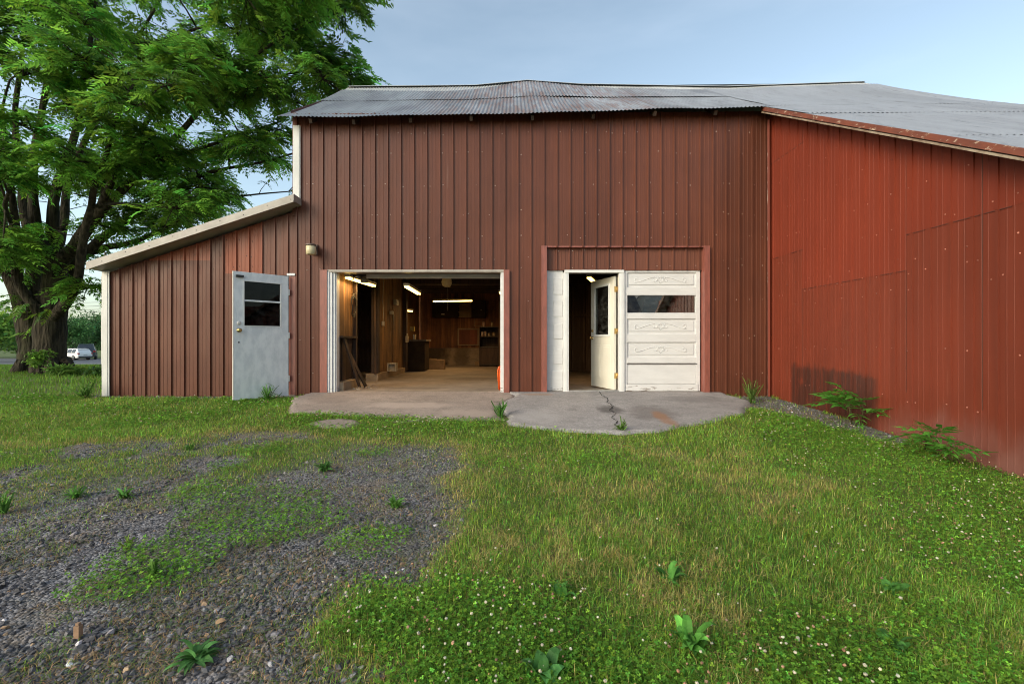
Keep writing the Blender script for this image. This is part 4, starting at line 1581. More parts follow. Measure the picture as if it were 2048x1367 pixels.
for lab, c, s, mt in (('pale paper cup standing on the workbench', (-2.93, 13.7, 0.95), 0.045, M('pale_can', (0.6, 0.5, 0.33), rough=0.5)),
                      ('small yellow box mounted above the workbench', (-3.02, 13.8, 1.27), 0.07, M('yellow_box', (0.45, 0.33, 0.10), rough=0.5))):
    o = thing('cup' if 'cup' in lab else 'junction_box', lab, 'cup' if 'cup' in lab else 'box', c)
    mb = MB()
    if 'cup' in lab:
        mb.lathe([(s * .8, 0.001), (s, 0.15), (s * .9, 0.15), (s * .7, 0.01)], c, (0, 0, 1), 12)
    else:
        mb.box(c[0] - s, c[1] - .03, c[2] - s, c[0] + s, c[1] + .03, c[2] + s)
        mb.box(c[0] - s * .5, c[1] - .04, c[2] - s * .5, c[0] + s * .5, c[1] - .03, c[2] + s * .5)
    mb.build('body' if 'cup' in lab else 'cover', mt, o, bevel=0.004)

blk = MB()
for x in (0, 0.20):
    blk.box(-2.98 + x, 11.25, 0.151, -2.80 + x, 11.45, 0.42)
cb = thing('cinder_block', 'pale grey concrete block leaning on the garage side footing', 'block', (-2.9, 11.2, 0.15))
mb = MB()
mb.box(-3.02, 11.0, 0.165, -2.99, 11.2, 0.365)
mb.box(-2.84, 11.0, 0.165, -2.81, 11.2, 0.365)
mb.box(-2.99, 11.0, 0.335, -2.84, 11.2, 0.365)
mb.box(-2.99, 11.0, 0.165, -2.84, 11.2, 0.195)
mb.box(-2.99, 11.08, 0.195, -2.84, 11.12, 0.335)
mb.build('body', M('block_concrete', (0.42, 0.36, 0.27), (0.32, 0.27, 0.20), 8, rough=0.9, bump=0.4), cb, bevel=0.006)
for lab, c, rr_ in (('white wall clock sized vent on the garage side boards', (-3.085, 12.05, 1.92), 0.10), ('grey electric switch box on the garage side boards', (-3.085, 11.6, 1.62), 0.06)):
    o = thing('wall_vent' if 'vent' in lab else 'switch_box', lab, 'vent' if 'vent' in lab else 'switch', c)
    mb = MB()
    mb.box(c[0] - .02, c[1] - rr_ * 1.3, c[2] - rr_ * .7, c[0] + .05, c[1] + rr_ * 1.3, c[2] + rr_ * .7)
    mb.box(c[0] + .05, c[1] - rr_, c[2] - rr_ * .4, c[0] + .06, c[1] + rr_, c[2] + rr_ * .4)
    mb.build('casing', M('casing_grey', (0.45, 0.42, 0.36), rough=0.5), o, bevel=0.004)
fl = thing('hanging_bottle', 'pale hanging bottle on the post before the workbench', 'bottle', (-3.0, 12.9, 1.05))
mb = MB()
mb.lathe([(0.03, 0), (0.05, 0.02), (0.052, 0.16), (0.02, 0.21), (0.02, 0.25)], (-2.98, 12.9, 0.86), (0, 0, 1), 12)
mb.build('body', M('pale_plastic', (0.62, 0.52, 0.36), rough=0.4), fl)

# goods on the shelves and tools on the boards
JAR = M('jar_glass', (0.30, 0.22, 0.12), (0.18, 0.12, 0.06), 12, rough=0.25)
TIN = M('tin_can', (0.40, 0.36, 0.30), (0.25, 0.10, 0.05), 14, rough=0.4)
CARTON = M('carton', (0.30, 0.19, 0.10), (0.22, 0.14, 0.07), 6, rough=0.8)
rr = random.Random(12)
for k, (lab, x, z) in enumerate((('dented tin can at the left end of the middle shelf', -1.07, 1.086), ('tin can second from the left on the middle shelf', -0.96, 1.086), ('brown jar in the centre of the middle shelf', -0.83, 1.086),
                                 ('brown jar at the right of the middle shelf', -0.66, 1.086), ('tin can on top of the shelving unit', -1.02, 1.426), ('brown jar on top of the shelving unit', -0.72, 1.426))):
    jar = 'jar' in lab
    o = thing('jar' if jar else 'tin_can', lab, 'jar' if jar else 'can', (x, 16.45, z))
    mb = MB()
    h_, r_ = rr.uniform(.11, .2), rr.uniform(.04, .055)
    mb.lathe([(r_ * .95, 0), (r_, .008), (r_, h_ * .8), (r_ * .75, h_ * .9), (r_ * .75, h_)] if jar else [(r_, 0), (r_ * 1.02, .006), (r_ * .97, .012), (r_ * .97, h_ - .012), (r_ * 1.02, h_ - .006), (r_ * .9, h_)], (x, 16.45, z), (0, 0, 1), 12)
    mb.build('body', JAR if jar else TIN, o)
    mb = MB()
    mb.lathe([(r_ * .8, 0), (r_ * .8, .014)], (x, 16.45, z + h_), (0, 0, 1), 12)
    mb.build('lid', STEEL, o)
for lab, c, a in (('cardboard carton pushed under the workbench corner', (-2.42, 14.6, 0.0), .26), ('small cardboard carton against the stained footing', (-1.25, 17.0, 0.0), .12)):
    o = thing('carton', lab, 'box', c)
    mb = MB()
    mb.box(c[0] - a, c[1] - .15, .001, c[0] + a, c[1] + .15, a * 1.2)
    mb.build('body', CARTON, o, bevel=.006)
    mb = MB()
    mb.box(c[0] - a * .95, c[1] - .15, a * 1.2 + .001, c[0] - .01, c[1] + .14, a * 1.2 + .008)
    mb.build('flap', CARTON, o)
hose = thing('cable_coil', 'loose dark cable coil hanging on the boards by the side room', 'cable', (-3.06, 8.80, 1.7))
mb = MB()
mb.tube([(-3.06 + .015 * math.sin(k * 1.7), 8.80 + .11 * math.cos(k * .42), 1.62 + .19 * math.sin(k * .42) - .0015 * k) for k in range(60)], .007, 5)
mb.build('coil', BLACK, hose)
mb = MB()
mb.tube([(-3.10, 8.80, 1.80), (-3.03, 8.80, 1.80), (-3.02, 8.80, 1.82)], .008, 6)
mb.build('hook', STEEL, hose)
cd_ = thing('electric_cable', 'pale electric cable running down the boards to a socket', 'cable', (-3.08, 10.9, 1.4))
mb = MB()
mb.tube([(-3.10, 10.9, 2.6), (-3.085, 10.92, 2.2), (-3.09, 10.88, 1.9), (-3.08, 10.91, 1.55), (-3.085, 10.9, 1.36)], .008, 5)
mb.build('flex', LAMPBODY, cd_)
mb = MB()
mb.box(-3.11, 10.85, 1.26, -3.06, 10.95, 1.37)
mb.build('socket', LAMPBODY, cd_, bevel=.004)
tl = thing('hand_saw', 'old hand saw hanging on the garage side boards', 'saw', (-3.07, 11.9, 1.35))
mb = MB()
mb.add([(-3.072, 11.75, 1.62), (-3.072, 11.85, 1.62), (-3.072, 11.90, 1.20), (-3.072, 11.84, 1.18), (-3.069, 11.75, 1.62), (-3.069, 11.85, 1.62), (-3.069, 11.90, 1.20), (-3.069, 11.84, 1.18)],
       [(0, 1, 2, 3), (7, 6, 5, 4), (0, 4, 5, 1), (1, 5, 6, 2), (2, 6, 7, 3), (3, 7, 4, 0)])
mb.build('blade', STEEL, tl)
mb = MB()
mb.tube([(-3.07, 11.74, 1.62), (-3.07, 11.73, 1.70), (-3.07, 11.79, 1.74), (-3.07, 11.86, 1.70), (-3.07, 11.86, 1.62)], .014, 6)
mb.build('handle', WOOD_PALE, tl)

# planks and rubble leaning in the near left corner
for i, (a, b) in enumerate((((-2.86, 8.55, 0.0), (-3.06, 8.30, 0.95)), ((-2.80, 8.72, 0.0), (-3.05, 8.45, 0.72)))):
    o = thing('plank', ('long grey plank leaning in the garage corner behind the left jamb', 'short dark plank leaning on the garage side footing')[i], 'plank', a)
    mb = MB()
    mb.beam(Vector(a) + Vector((0, 0, 0.02)), b, 0.09, 0.022, 0, (1, 0, 0))
    mb.build('board', WOOD_DARK, o)
mb = MB()
rr = random.Random(4)
for k in range(34):
    c = Vector((-2.98 + rr.random() ** 1.5 * 0.42, 8.35 + rr.random() * 0.75, 0.0))
    s = rr.uniform(0.015, 0.06)
    ring = [(math.cos(q * PI / 3 + rr.random()) * s * rr.uniform(.6, 1.2), math.sin(q * PI / 3 + rr.random() * .5) * s * rr.uniform(.6, 1.2)) for q in range(6)]
    h = s * rr.uniform(.4, .9)
    mb.add([(c.x + p, c.y + q, 0.001) for p, q in ring] + [(c.x + p * .6, c.y + q * .6, h) for p, q in ring],
           [(i, (i + 1) % 6, 6 + (i + 1) % 6, 6 + i) for i in range(6)] + [tuple(range(6, 12))])
tag(mb.build('rubble', CONC_OLD), 'crumbled concrete chips lying along the garage side footing', 'rubble', kind='stuff')

oc = thing('plastic_board', 'bright orange plastic board standing behind the right garage jamb', 'board', (-0.26, 8.25, 0))
mb = MB()
out = [(-0.195, 0.005), (-0.232, 0.005), (-0.246, 0.26), (-0.254, 0.36), (-0.236, 0.42), (-0.19, 0.445), (-0.10, 0.45), (-0.10, 0.02)]
n_ = len(out)
mb.add([(x, 8.20, z) for x, z in out] + [(x + 0.006, 8.25, z) for x, z in out],
       [tuple(range(n_)), tuple(range(n_, 2 * n_))[::-1]] + [(i, n_ + i, n_ + (i + 1) % n_, (i + 1) % n_) for i in range(n_)])
ORANGE = M('orange_plastic', (0.85, 0.13, 0.015), (0.75, 0.10, 0.012), 4, rough=0.4)
mb.build('shell', ORANGE, oc, bevel=0.01)
mb = MB()
mb.tube([(-0.236, 8.195, 0.02), (-0.257, 8.195, 0.34), (-0.241, 8.195, 0.42), (-0.18, 8.195, 0.452)], 0.012, 8)
mb.build('rim', ORANGE, oc)

# ------------------------------------------------------------------ the big tree
def jit(c, n, hv=0.12, vv=0.25):
    """random leaf colours round c"""
    c = np.array(c)[None]
    v = np.exp(RNG.normal(0, vv, (n, 1)))
    h = RNG.normal(0, hv, (n, 1))
    return np.clip(c * v * np.concatenate([1 + h, np.ones((n, 1)), 1 - 0.5 * h], 1), 0.002, 0.9)


tree = thing('tree', 'big old many stemmed shade tree with feathery leaves beside the shed', 'tree', (-13.0, 13.0, 0.0))
limb_pts = []


def limb(mb, st, n=12, rough=0.10):
    """st: (u, v, depth, radius) stations; smoothed, with a wavy surface"""
    P = [at(u, v, D) for u, v, D, r in st]
    rad = [r * 0.70 for *_, r in st]
    pts, rr = [], []
    for i in range(len(P) - 1):
        p0, p1, p2, p3 = P[max(i - 1, 0)], P[i], P[i + 1], P[min(i + 2, len(P) - 1)]
        m = max(3, int((p2 - p1).length / 0.28))
        for k in range(m):
            t = k / m
            q = 0.5 * ((2 * p1) + (p2 - p0) * t + (2 * p0 - 5 * p1 + 4 * p2 - p3) * t * t + (3 * p1 - p0 - 3 * p2 + p3) * t ** 3)
            pts.append(q)
            rr.append(rad[i] * (1 - t) + rad[i + 1] * t)
    pts.append(P[-1])
    rr.append(rad[-1])
    rr = [r * (1 + random.uniform(-rough, rough) * 0.6) for r in rr]
    b = len(mb.v)
    mb.tube(pts, rr, n, 0)
    for i in range(b, len(mb.v)):                      # lumps
        x, y, z = mb.v[i]
        k = i - b
        c = pts[min(k // n, len(pts) - 1)]
        f = 1 + 0.30 * (float(vnoise(math.atan2(y - c.y, x - c.x) * 1.6 + 5, z * 0.8, 7)) - 0.5) * (1 if rr[min(k // n, len(rr) - 1)] > .2 else .4)
        mb.v[i] = (c.x + (x - c.x) * f, c.y + (y - c.y) * f, z)
    limb_pts.extend(zip(pts, rr))


mb = MB()
limb(mb, [(100, 772, 13.0, .86), (99, 750, 13.0, .64), (98, 728, 13.0, .52), (98, 700, 13.0, .47), (99, 655, 13, .47), (103, 620, 13, .47), (107, 580, 13, .42), (110, 535, 13, .36), (110, 505, 13, .27)], 20)
limb(mb, [(54, 775, 13.3, .70), (58, 750, 13.3, .54), (62, 720, 13.3, .44), (62, 690, 13.3, .40), (58, 650, 13.3, .40), (48, 605, 13.3, .38), (28, 560, 13.3, .32), (4, 520, 13.3, .26), (-30, 460, 13.3, .22), (-70, 360, 13.2, .15), (-100, 200, 13, .09)], 18)
limb(mb, [(100, 655, 13.1, .16), (90, 636, 12.85, .20), (75, 618, 12.7, .20), (55, 594, 12.6, .18), (38, 567, 12.5, .17), (32, 525, 12.4, .15), (34, 480, 12.3, .13), (28, 420, 12.2, .11), (16, 330, 12, .09), (4, 220, 11.8, .06)])
limb(mb, [(86, 625, 13.4, .33), (70, 580, 13.6, .30), (68, 520, 13.6, .27), (62, 470, 13.6, .22), (48, 420, 13.6, .18), (44, 350, 13.6, .14), (30, 240, 13.5, .10), (44, 110, 13.4, .07), (60, -60, 13.3, .05)])
limb(mb, [(110, 545, 13, .27), (96, 510, 12.9, .24), (79, 478, 12.9, .21), (70, 440, 12.9, .19), (66, 380, 12.9, .16), (70, 300, 12.8, .13), (92, 180, 12.8, .10), (110, 40, 12.7, .07), (120, -120, 12.6, .04)])
limb(mb, [(110, 540, 13.2, .27), (104, 500, 13.2, .22), (106, 440, 13.2, .20), (112, 380, 13.2, .17), (150, 270, 13.2, .13), (170, 150, 13.2, .10), (190, 20, 13.2, .07), (210, -130, 13.2, .05)])
limb(mb, [(112, 540, 13, .30), (128, 515, 13, .26), (148, 497, 12.9, .24), (166, 468, 12.8, .23), (192, 433, 12.7, .20), (240, 385, 12.6, .16), (300, 325, 12.5, .13), (370, 255, 12.4, .10), (430, 185, 12.3, .08), (520, 105, 12.2, .05), (610, 50, 12.2, .03)])
limb(mb, [(104, 640, 13.0, .18), (120, 620, 12.65, .20), (140, 594, 12.4, .17), (155, 562, 12.3, .15), (162, 512, 12.1, .14), (171, 455, 11.9, .12), (183, 412, 11.7, .11), (190, 365, 11.5, .09), (214, 305, 11.2, .07), (230, 240, 11, .06), (270, 165, 10.8, .04)])
limb(mb, [(104, 630, 13.2, .2), (122, 600, 13.4, .26), (140, 560, 13.6, .22), (156, 520, 13.8, .19), (200, 497, 14.0, .15), (250, 488, 14.2, .12), (292, 474, 14.4, .10), (360, 440, 14.6, .08), (430, 402, 14.8, .06), (500, 390, 14.8, .04), (590, 382, 14.8, .02)])
limb(mb, [(128, 560, 13.4, .20), (165, 515, 13.6, .18), (200, 480, 13.8, .16), (262, 436, 14, .13), (340, 385, 14, .11), (420, 345, 14, .08), (520, 325, 14, .05), (610, 300, 14, .03)])
limb(mb, [(60, 640, 13.6, .16), (38, 560, 13.8, .15), (14, 480, 14, .18), (2, 420, 14, .15), (-12, 300, 14, .11), (-20, 150, 14, .07)])
limb(mb, [(110, 520, 13.6, .2), (128, 440, 14, .17), (138, 360, 14.2, .14), (190, 240, 14.4, .1), (250, 120, 14.5, .07), (320, 0, 14.5, .05), (380, -120, 14.5, .03)])
limb(mb, [(192, 433, 12.7, .14), (235, 340, 12.2, .11), (290, 250, 11.5, .08), (330, 180, 10.8, .05), (350, 140, 10.4, .03)])
limb(mb, [(40, 470, 12.2, .10), (20, 440, 11.4, .08), (10, 410, 10.6, .06), (20, 380, 10.2, .04)])
limb(mb, [(430, 185, 12.3, .07), (520, 160, 12.6, .05), (620, 140, 12.9, .035), (700, 130, 13, .02)])
limb(mb, [(300, 325, 12.5, .09), (390, 300, 13, .07), (480, 270, 13.4, .05), (570, 240, 13.6, .03)])
limb(mb, [(240, 120, 14.4, .08), (360, 70, 14.2, .06), (480, 30, 14, .04), (600, 0, 13.6, .03)])
# root flare
for u, v, D, r, du in ((50, 750, 12.95, .20, -34), (128, 748, 12.95, .20, 26), (100, 752, 12.6, .20, 10), (78, 752, 12.7, .20, -12)):
    p = at(u, v - 26, D + .15)
    q = at(u + du, 752, D - .15)
    q.z = gz1(q.x, q.y) - 0.05
    mb.tube([p, p.lerp(q, .5) + Vector((0, 0, -.10)), q], [r, r * .8, r * .25], 8)

# leafy lobes, each carried by a branch from the nearest limb
lobes = []
OUT = [(-300, -170), (800, -170), (748, 5), (700, 45), (690, 75), (726, 105), (700, 140), (760, 160), (700, 185), (640, 205), (600, 250), (592, 330),
       (588, 385), (520, 385), (440, 420), (330, 470), (250, 505), (185, 530), (160, 500), (110, 480), (40, 540), (-40, 560), (-300, 560)]
HOLES = [(105, 475, 85, 55), (95, 395, 30, 40), (500, 352, 46, 20), (262, 470, 40, 12), (150, 455, 60, 60), (60, 455, 26, 46), (20, 100, 20, 16), (650, 60, 14, 10)]
tries = 0
while len(lobes) < 88 and tries < 9000:
    tries += 1
    u, v = random.uniform(-290, 770), random.uniform(-165, 540)
    D = random.uniform(11.0, 15.5)
    if float(sdf(OUT, np.array([u]), np.array([v]))[0]) > -26:
        continue
    if any(((u - a) / (rx + 28)) ** 2 + ((v - b) / (ry + 24)) ** 2 < 1 for a, b, rx, ry in HOLES):
        continue
    p = at(u, v, D)
    if p.y < 15 and p.x > -7.9 and p.z < RK(p.x) + 1.2:
        continue
    if p.x > -5.2 and 6.5 < p.y < 18 and p.z < 7.4:
        if p.x > -4.6:
            continue
    if any((p - q).length < 1.05 for q, *_ in lobes):
        continue
    lobes.append((p, random.uniform(0.75, 1.15), D))
for u, v, D, r in ((330, 175, 10.0, .75), (270, 215, 10.3, .7), (125, 320, 10.8, .65), (20, 350, 10.4, .6), (60, 130, 10.8, .9), (150, 110, 10.6, .9), (5, 500, 10.6, .55), (640, 105, 12.6, .7), (700, 20, 12.8, .6),
                   (560, 60, 12.4, .8), (600, 200, 13.2, .7), (700, 150, 13.2, .55), (205, 240, 10.8, .7), (380, 130, 10.8, .7), (175, 575, 12.4, .45), (30, 240, 10.6, .7), (-20, 300, 10.5, .7), (450, 120, 11.4, .8), (500, 180, 12, .7),
                   (300, 452, 14.4, .6), (345, 430, 14.5, .65), (400, 405, 14.6, .6), (445, 385, 14.8, .5), (330, 385, 14, .65), (395, 345, 14, .7), (455, 300, 13.8, .7), (520, 285, 13.6, .7),
                   (562, 262, 13.6, .55), (545, 322, 14.4, .45), (250, 420, 13.4, .6), (215, 455, 13.2, .5), (300, 330, 12.6, .8), (240, 330, 11.8, .7)):
    lobes.append((at(u, v, D), r, D))

frond_pos, frond_yaw, frond_pitch, frond_sc, frond_tint = [], [], [], [], []
LP = np.array([list(p) for p, r in limb_pts])
LR = np.array([r for p, r in limb_pts])
for c, r, D in lobes:
    cand = np.linalg.norm(LP - np.array(c)[None], axis=1) + (LR > 0.28) * 2.0 + np.maximum(0, LP[:, 2] - c.z) * 0.5
    k = int(np.argmin(cand))
    a = Vector(LP[k])
    mid = a.lerp(c, 0.5) + Vector((random.uniform(-.2, .2), random.uniform(-.2, .2), random.uniform(0.0, .35)))
    r0 = min(LR[k] * 0.7, 0.055)
    mb.tube([a, a.lerp(mid, .5) + Vector((0, 0, .05)), mid, mid.lerp(c, .6), c], [r0, r0 * .85, r0 * .7, r0 * .5, r0 * .3], 6)
    nt = int(17 * r + 5)
    bright = 1.0 + 0.30 * random.uniform(-1, 1)
    for t in range(nt):
        d = Vector(RNG.normal(0, 1, 3))
        d.z = d.z * 0.75 + 0.15
        d.normalize()
        L_ = r * random.uniform(0.55, 1.1)
        tip = c + Vector((d.x * L_, d.y * L_, d.z * L_ * 0.85 - 0.10 * L_))
        st = c.lerp(a, random.uniform(0, .25))
        m_ = st.lerp(tip, .55) + Vector((0, 0, 0.10 * L_))
        mb.tube([st, m_, tip], [0.014, 0.010, 0.005], 4, cap=False)
        nf = random.randint(6, 9)
        for q in range(nf):
            s = 0.30 + 0.70 * (q / (nf - 1)) ** 0.8
            p = (st.lerp(m_, s / .55) if s < .55 else m_.lerp(tip, (s - .55) / .45))
            az = math.atan2(d.y, d.x) + random.uniform(-1.5, 1.5)
            frond_pos.append(tuple(p))
            frond_yaw.append(az)
            frond_pitch.append(random.uniform(-0.30, 0.50))
            frond_sc.append(random.uniform(0.6, 1.05))
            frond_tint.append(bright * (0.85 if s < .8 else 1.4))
# twigs with few leaves in the thin places
for k in range(150):
    i = random.randrange(len(LP))
    if LR[i] > 0.2:
        continue
    a = Vector(LP[i])
    d = Vector(RNG.normal(0, 1, 3)).normalized()
    d.z = abs(d.z) * .5
    L_ = random.uniform(.4, 1.3)
    m_ = a + d * L_ * .5 + Vector(RNG.normal(0, .08, 3))
    tip = a + d * L_ + Vector(RNG.normal(0, .15, 3))
    if tip.x > -7.8 and tip.z < RK(tip.x) + .5:
        continue
    mb.tube([a, m_, tip], [.018, .012, .004], 4, cap=False)
    for q in range(4):
        frond_pos.append(tuple(m_.lerp(tip, random.random())))
        frond_yaw.append(math.atan2(d.y, d.x) + random.uniform(-1.2, 1.2))
        frond_pitch.append(random.uniform(0, .8))
        frond_sc.append(random.uniform(.5, .9))
        frond_tint.append(0.9)
mb.build('trunk', BARK, tree)


def frond(npair=8, L=0.46, droop=0.35, leaflet=0.125, wd=0.040, seed=0, ang=1.05):
    """a pinnate leaf along +x: rows of pointed leaflets hanging from a drooping stalk"""
    rr = random.Random(seed)
    V, T = [], []

    def stalk(t):
        return np.array([L * t, 0.03 * math.sin(t * 4 + seed) * t, 0.10 * L * math.sin(PI * t) - droop * L * t * t])
    pts = [stalk(t) for t in np.linspace(0, 1, 4)]
    for i in range(3):
        b = len(V)
        V += [pts[i] + (0, -.003, 0), pts[i] + (0, .003, 0), pts[i + 1] + (0, .002, 0), pts[i + 1] + (0, -.002, 0)]
        T += [(b, b + 1, b + 2), (b, b + 2, b + 3)]
    specs = []
    for k in range(npair):
        t = 0.22 + 0.76 * k / (npair - 1)
        sz = math.sin(PI * (0.25 + 0.62 * t)) ** 0.7
        for s in (-1, 1):
            specs.append((t + rr.uniform(-.02, .02), s * (ang - 0.3 * t) + rr.uniform(-.15, .15), sz * rr.uniform(.85, 1.1), s))
    specs.append((1.0, rr.uniform(-.2, .2), 0.8, 1))
    for t, a, sz, s in specs:
        p = stalk(min(t, 1))
        d = np.array([math.cos(a), math.sin(a), -0.20 + rr.uniform(-.2, .12)])
        d /= np.linalg.norm(d)
        side = np.cross(d, [0, 0, 1.0])
        side /= np.linalg.norm(side) + 1e-9
        up = np.cross(side, d)
        l = leaflet * sz
        w_ = wd * sz * 0.5
        b = len(V)
        V += [p, p + d * l * .40 + side * w_ + up * .006, p + d * l + up * -.02, p + d * l * .40 - side * w_ + up * .006, p + d * l * .45 - up * .004]
        T += [(b, b + 4, b + 1), (b + 4, b + 2, b + 1), (b, b + 3, b + 4), (b + 4, b + 3, b + 2)]
    return np.array(V), np.array(T)


def foliage(name, pos, yaw, pitch, scl, tint, base, mat, parent, templates, hv=0.13, vv=0.32, roll=0.3):
    pos = np.array(pos)
    n = len(pos)
    yaw, pitch, scl, tint = map(np.array, (yaw, pitch, scl, tint))
    which = RNG.integers(0, len(templates), n)
    Vs, Ts, Cs = [], [], []
    off = 0
    for k, (Vt, Tt) in enumerate(templates):
        m = which == k
        if not m.any():
            continue
        V, T = inst(Vt, Tt, pos[m], rots(yaw[m], pitch[m], RNG.normal(0, roll, m.sum())), scl[m])
        c = jit(base, m.sum(), hv, vv) * tint[m][:, None]
        Vs.append(V)
        Ts.append(T + off)
        Cs.append(np.repeat(c, len(Vt), 0))
        off += len(V)
    return np_mesh(name, np.concatenate(Vs), np.concatenate(Ts), mat, np.concatenate(Cs), parent)


FR_T = [frond(6, .54, .30, .19, .078, 1), frond(6, .50, .45, .19, .080, 2), frond(7, .60, .38, .185, .074, 3), frond(5, .40, .22, .18, .076, 4)]
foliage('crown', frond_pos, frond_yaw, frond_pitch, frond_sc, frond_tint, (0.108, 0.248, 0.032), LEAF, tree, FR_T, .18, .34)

# ------------------------------------------------------------------ lawn, clover, gravel
def scatter(n, ymax=8.0, ymin=1.45, pw=1.0, xpad=0.35):
    """points on the ground, denser towards the front yard's near edge"""
    y = ymin + (ymax - ymin) * RNG.random(n) ** pw
    x = (RNG.random(n) * 2 - 1) * (y * 1.16 + xpad)
    return x, y


def keep_off(x, y, m=0.0):
    ok = np.ones(len(x), bool)
    for P in (APRON_L, APRON_R, PATCH_1, PATCH_2):
        ok &= sdf(P, x, y) + 0.12 * (fbm(x * 3, y * 3, 61) - .5) + 0.05 * RNG.normal(0, 1, len(x)) > -0.015 + m
    ok &= ~((x > 4.52) & (y < 8.1)) & ~((x > -7.22) & (y > 7.97))
    ok &= ~((x > -7.3) & (x < -3.7) & (y > 7.78 + 0.15 * (fbm(x * 3, y * 0, 5) - .5)))
    ok &= ~((sdf(STRIP, x, y) + 0.35 * (fbm(x * 4, y * 4, 2) - 0.5) < 0) & (RNG.random(len(x)) > 0.08))
    return ok


def blades(name, x, y, h, wd, lean, cols, mat=GRASS):
    n = len(x)
    yaw = RNG.random(n) * 2 * PI
    dx, dy = np.cos(yaw), np.sin(yaw)
    z = gz(x, y) - 0.004
    B = np.stack([x, y, z], 1)
    side = np.stack([-dy, dx, np.zeros(n)], 1) * (wd / 2)[:, None]
    fw = np.stack([dx, dy, np.zeros(n)], 1)
    up = np.array([0, 0, 1.0])[None]
    mid = B + up * (h * .55)[:, None] + fw * (lean * h * .25)[:, None]
    tip = B + up * (h * (1 - .25 * np.minimum(lean, 1.8)))[:, None] + fw * (lean * h * .9)[:, None]
    V = np.stack([B - side, B + side, mid + side * .8, mid - side * .8, tip], 1).reshape(-1, 3)
    b = (np.arange(n) * 5)[:, None]
    T = np.concatenate([b + np.array([[0, 1, 2]]), b + np.array([[0, 2, 3]]), b + np.array([[3, 2, 4]])], 0)
    o = np_mesh(name, V, T, mat, np.repeat(cols, 5, 0))
    return o


# short mown grass with straw
N = 640000
x, y = scatter(N, 8.0, 1.45, 1.35)
g, c, dry = masks(x, y)
clump = fbm(x * 6, y * 6, 91, 3)
p = (1 - g) * (0.55 + 0.9 * (clump - .3)) * (1 - 0.55 * c)
p = np.maximum(p, 0.62 * smooth(.38, .60, fbm(x * 4, y * 4, 33)) * smooth(2.6, 4.4, y - 1.2 * smooth(-2.3, -1.5, x) * smooth(5, 4.6, y)) + 0.16 * smooth(.58, .70, fbm(x * 3, y * 3, 37)))
ok = (RNG.random(N) < p) & keep_off(x, y)
x, y, g, c, dry = x[ok], y[ok], g[ok], c[ok], dry[ok]
n = len(x)
h = np.clip(RNG.normal(0.047, 0.015, n), .016, .1) * (1 - .5 * g) * (0.8 + 0.5 * fbm(x * 2, y * 2, 66))
wd = RNG.uniform(.0022, .0044, n) * np.maximum(1, y / 3.8)
lean = np.abs(RNG.normal(0.85, 0.55, n))
isdry = RNG.random(n) < 0.15 + 0.60 * dry * smooth(.36, .56, fbm(x * 7, y * 7, 71)) + 0.12 * g
tone = (0.45 + 0.75 * fbm(x * 1.7, y * 1.7, 12) + 0.55 * fbm(x * 7, y * 7, 13, 2))[:, None]
cg = jit((0.150, 0.262, 0.038), n, .22, .40) * tone
cd = jit((0.44, 0.375, 0.135), n, .10, .25)
cols = np.where(isdry[:, None], cd, cg)
tag(blades('grass', x, y, h, wd, lean, cols), 'short mown green grass mixed with straw covering the yard', 'grass', kind='stuff')

# lawn beyond the shed corner and round the tree
N = 60000
x = RNG.uniform(-24, -7.2, N)
y = RNG.uniform(7.6, 22, N) ** 1.0
ok = (np.abs(x) < y * 1.25) & keep_off(x, y)
x, y = x[ok], y[ok]
n = len(x)
tone = (0.75 + 0.6 * fbm(x * .9, y * .9, 15))[:, None]
tag(blades('grass', x, y, RNG.uniform(.05, .12, n), RNG.uniform(.010, .018, n), np.abs(RNG.normal(.6, .4, n)), jit((0.115, 0.215, 0.032), n, .14, .28) * tone),
    'green lawn grass around the foot of the big tree', 'grass', kind='stuff')

# clover: three round leaflets on a thin stalk
def trefoil():
    V, T = [], []
    for k in range(3):
        a = k * 2 * PI / 3
        ca, sa = math.cos(a), math.sin(a)
        for px_, py_, pz_ in ((0, 0, 0), (.45, .42, .10), (.85, .45, .12), (1.0, 0.12, .06), (1.0, -0.12, .06), (.85, -.45, .12), (.45, -.42, .10)):
            V.append((px_ * ca - py_ * sa, px_ * sa + py_ * ca, pz_))
        b = k * 7
        T += [(b, b + 3, b + 2), (b, b + 2, b + 1), (b, b + 4, b + 3), (b, b + 5, b + 4), (b, b + 6, b + 5)]
    V.append((-.06, 0, -3.2))
    V.append((.06, 0, -3.2))
    T.append((21, 22, 0))
    return np.array(V), np.array(T)


N = 300000
x, y = scatter(N, 8.0, 1.45, 1.55)
g, c, dry = masks(x, y)
spots = np.array([(-2.19, 3.53, .26), (-1.67, 3.08, .36), (-1.99, 2.44, .25), (-0.83, 2.71, .17), (-2.55, 4.6, .3), (-1.4, 4.55, .10), (-2.6, 4.1, .12)])
for sx, sy, sr in spots:
    c = np.maximum(c, 0.95 * smooth(sr, sr * .3, np.hypot((x - sx) * .8, (y - sy)) + .55 * (fbm(x * 4.5, y * 4.5, 4) - .5)))
p = np.maximum(c * np.maximum(1 - g, 0.95 * (np.min(np.stack([np.hypot((x - a) * .8, y - b) - r * 1.3 for a, b, r in spots]), 0) < 0)), 0.05 * (1 - g))
ok = (RNG.random(N) < p * 0.85) & keep_off(x, y, -.03)
x, y = x[ok], y[ok]
n = len(x)
h = RNG.uniform(.022, .062, n) * (0.6 + 0.8 * fbm(x * 3, y * 3, 24))
scl = RNG.uniform(.0050, .0098, n) * np.maximum(1, y / 3.6)
V, T = inst(*trefoil(), np.stack([x, y, gz(x, y) + h], 1), rots(RNG.random(n) * 6.28, RNG.normal(0, .35, n), RNG.normal(0, .35, n)), scl)
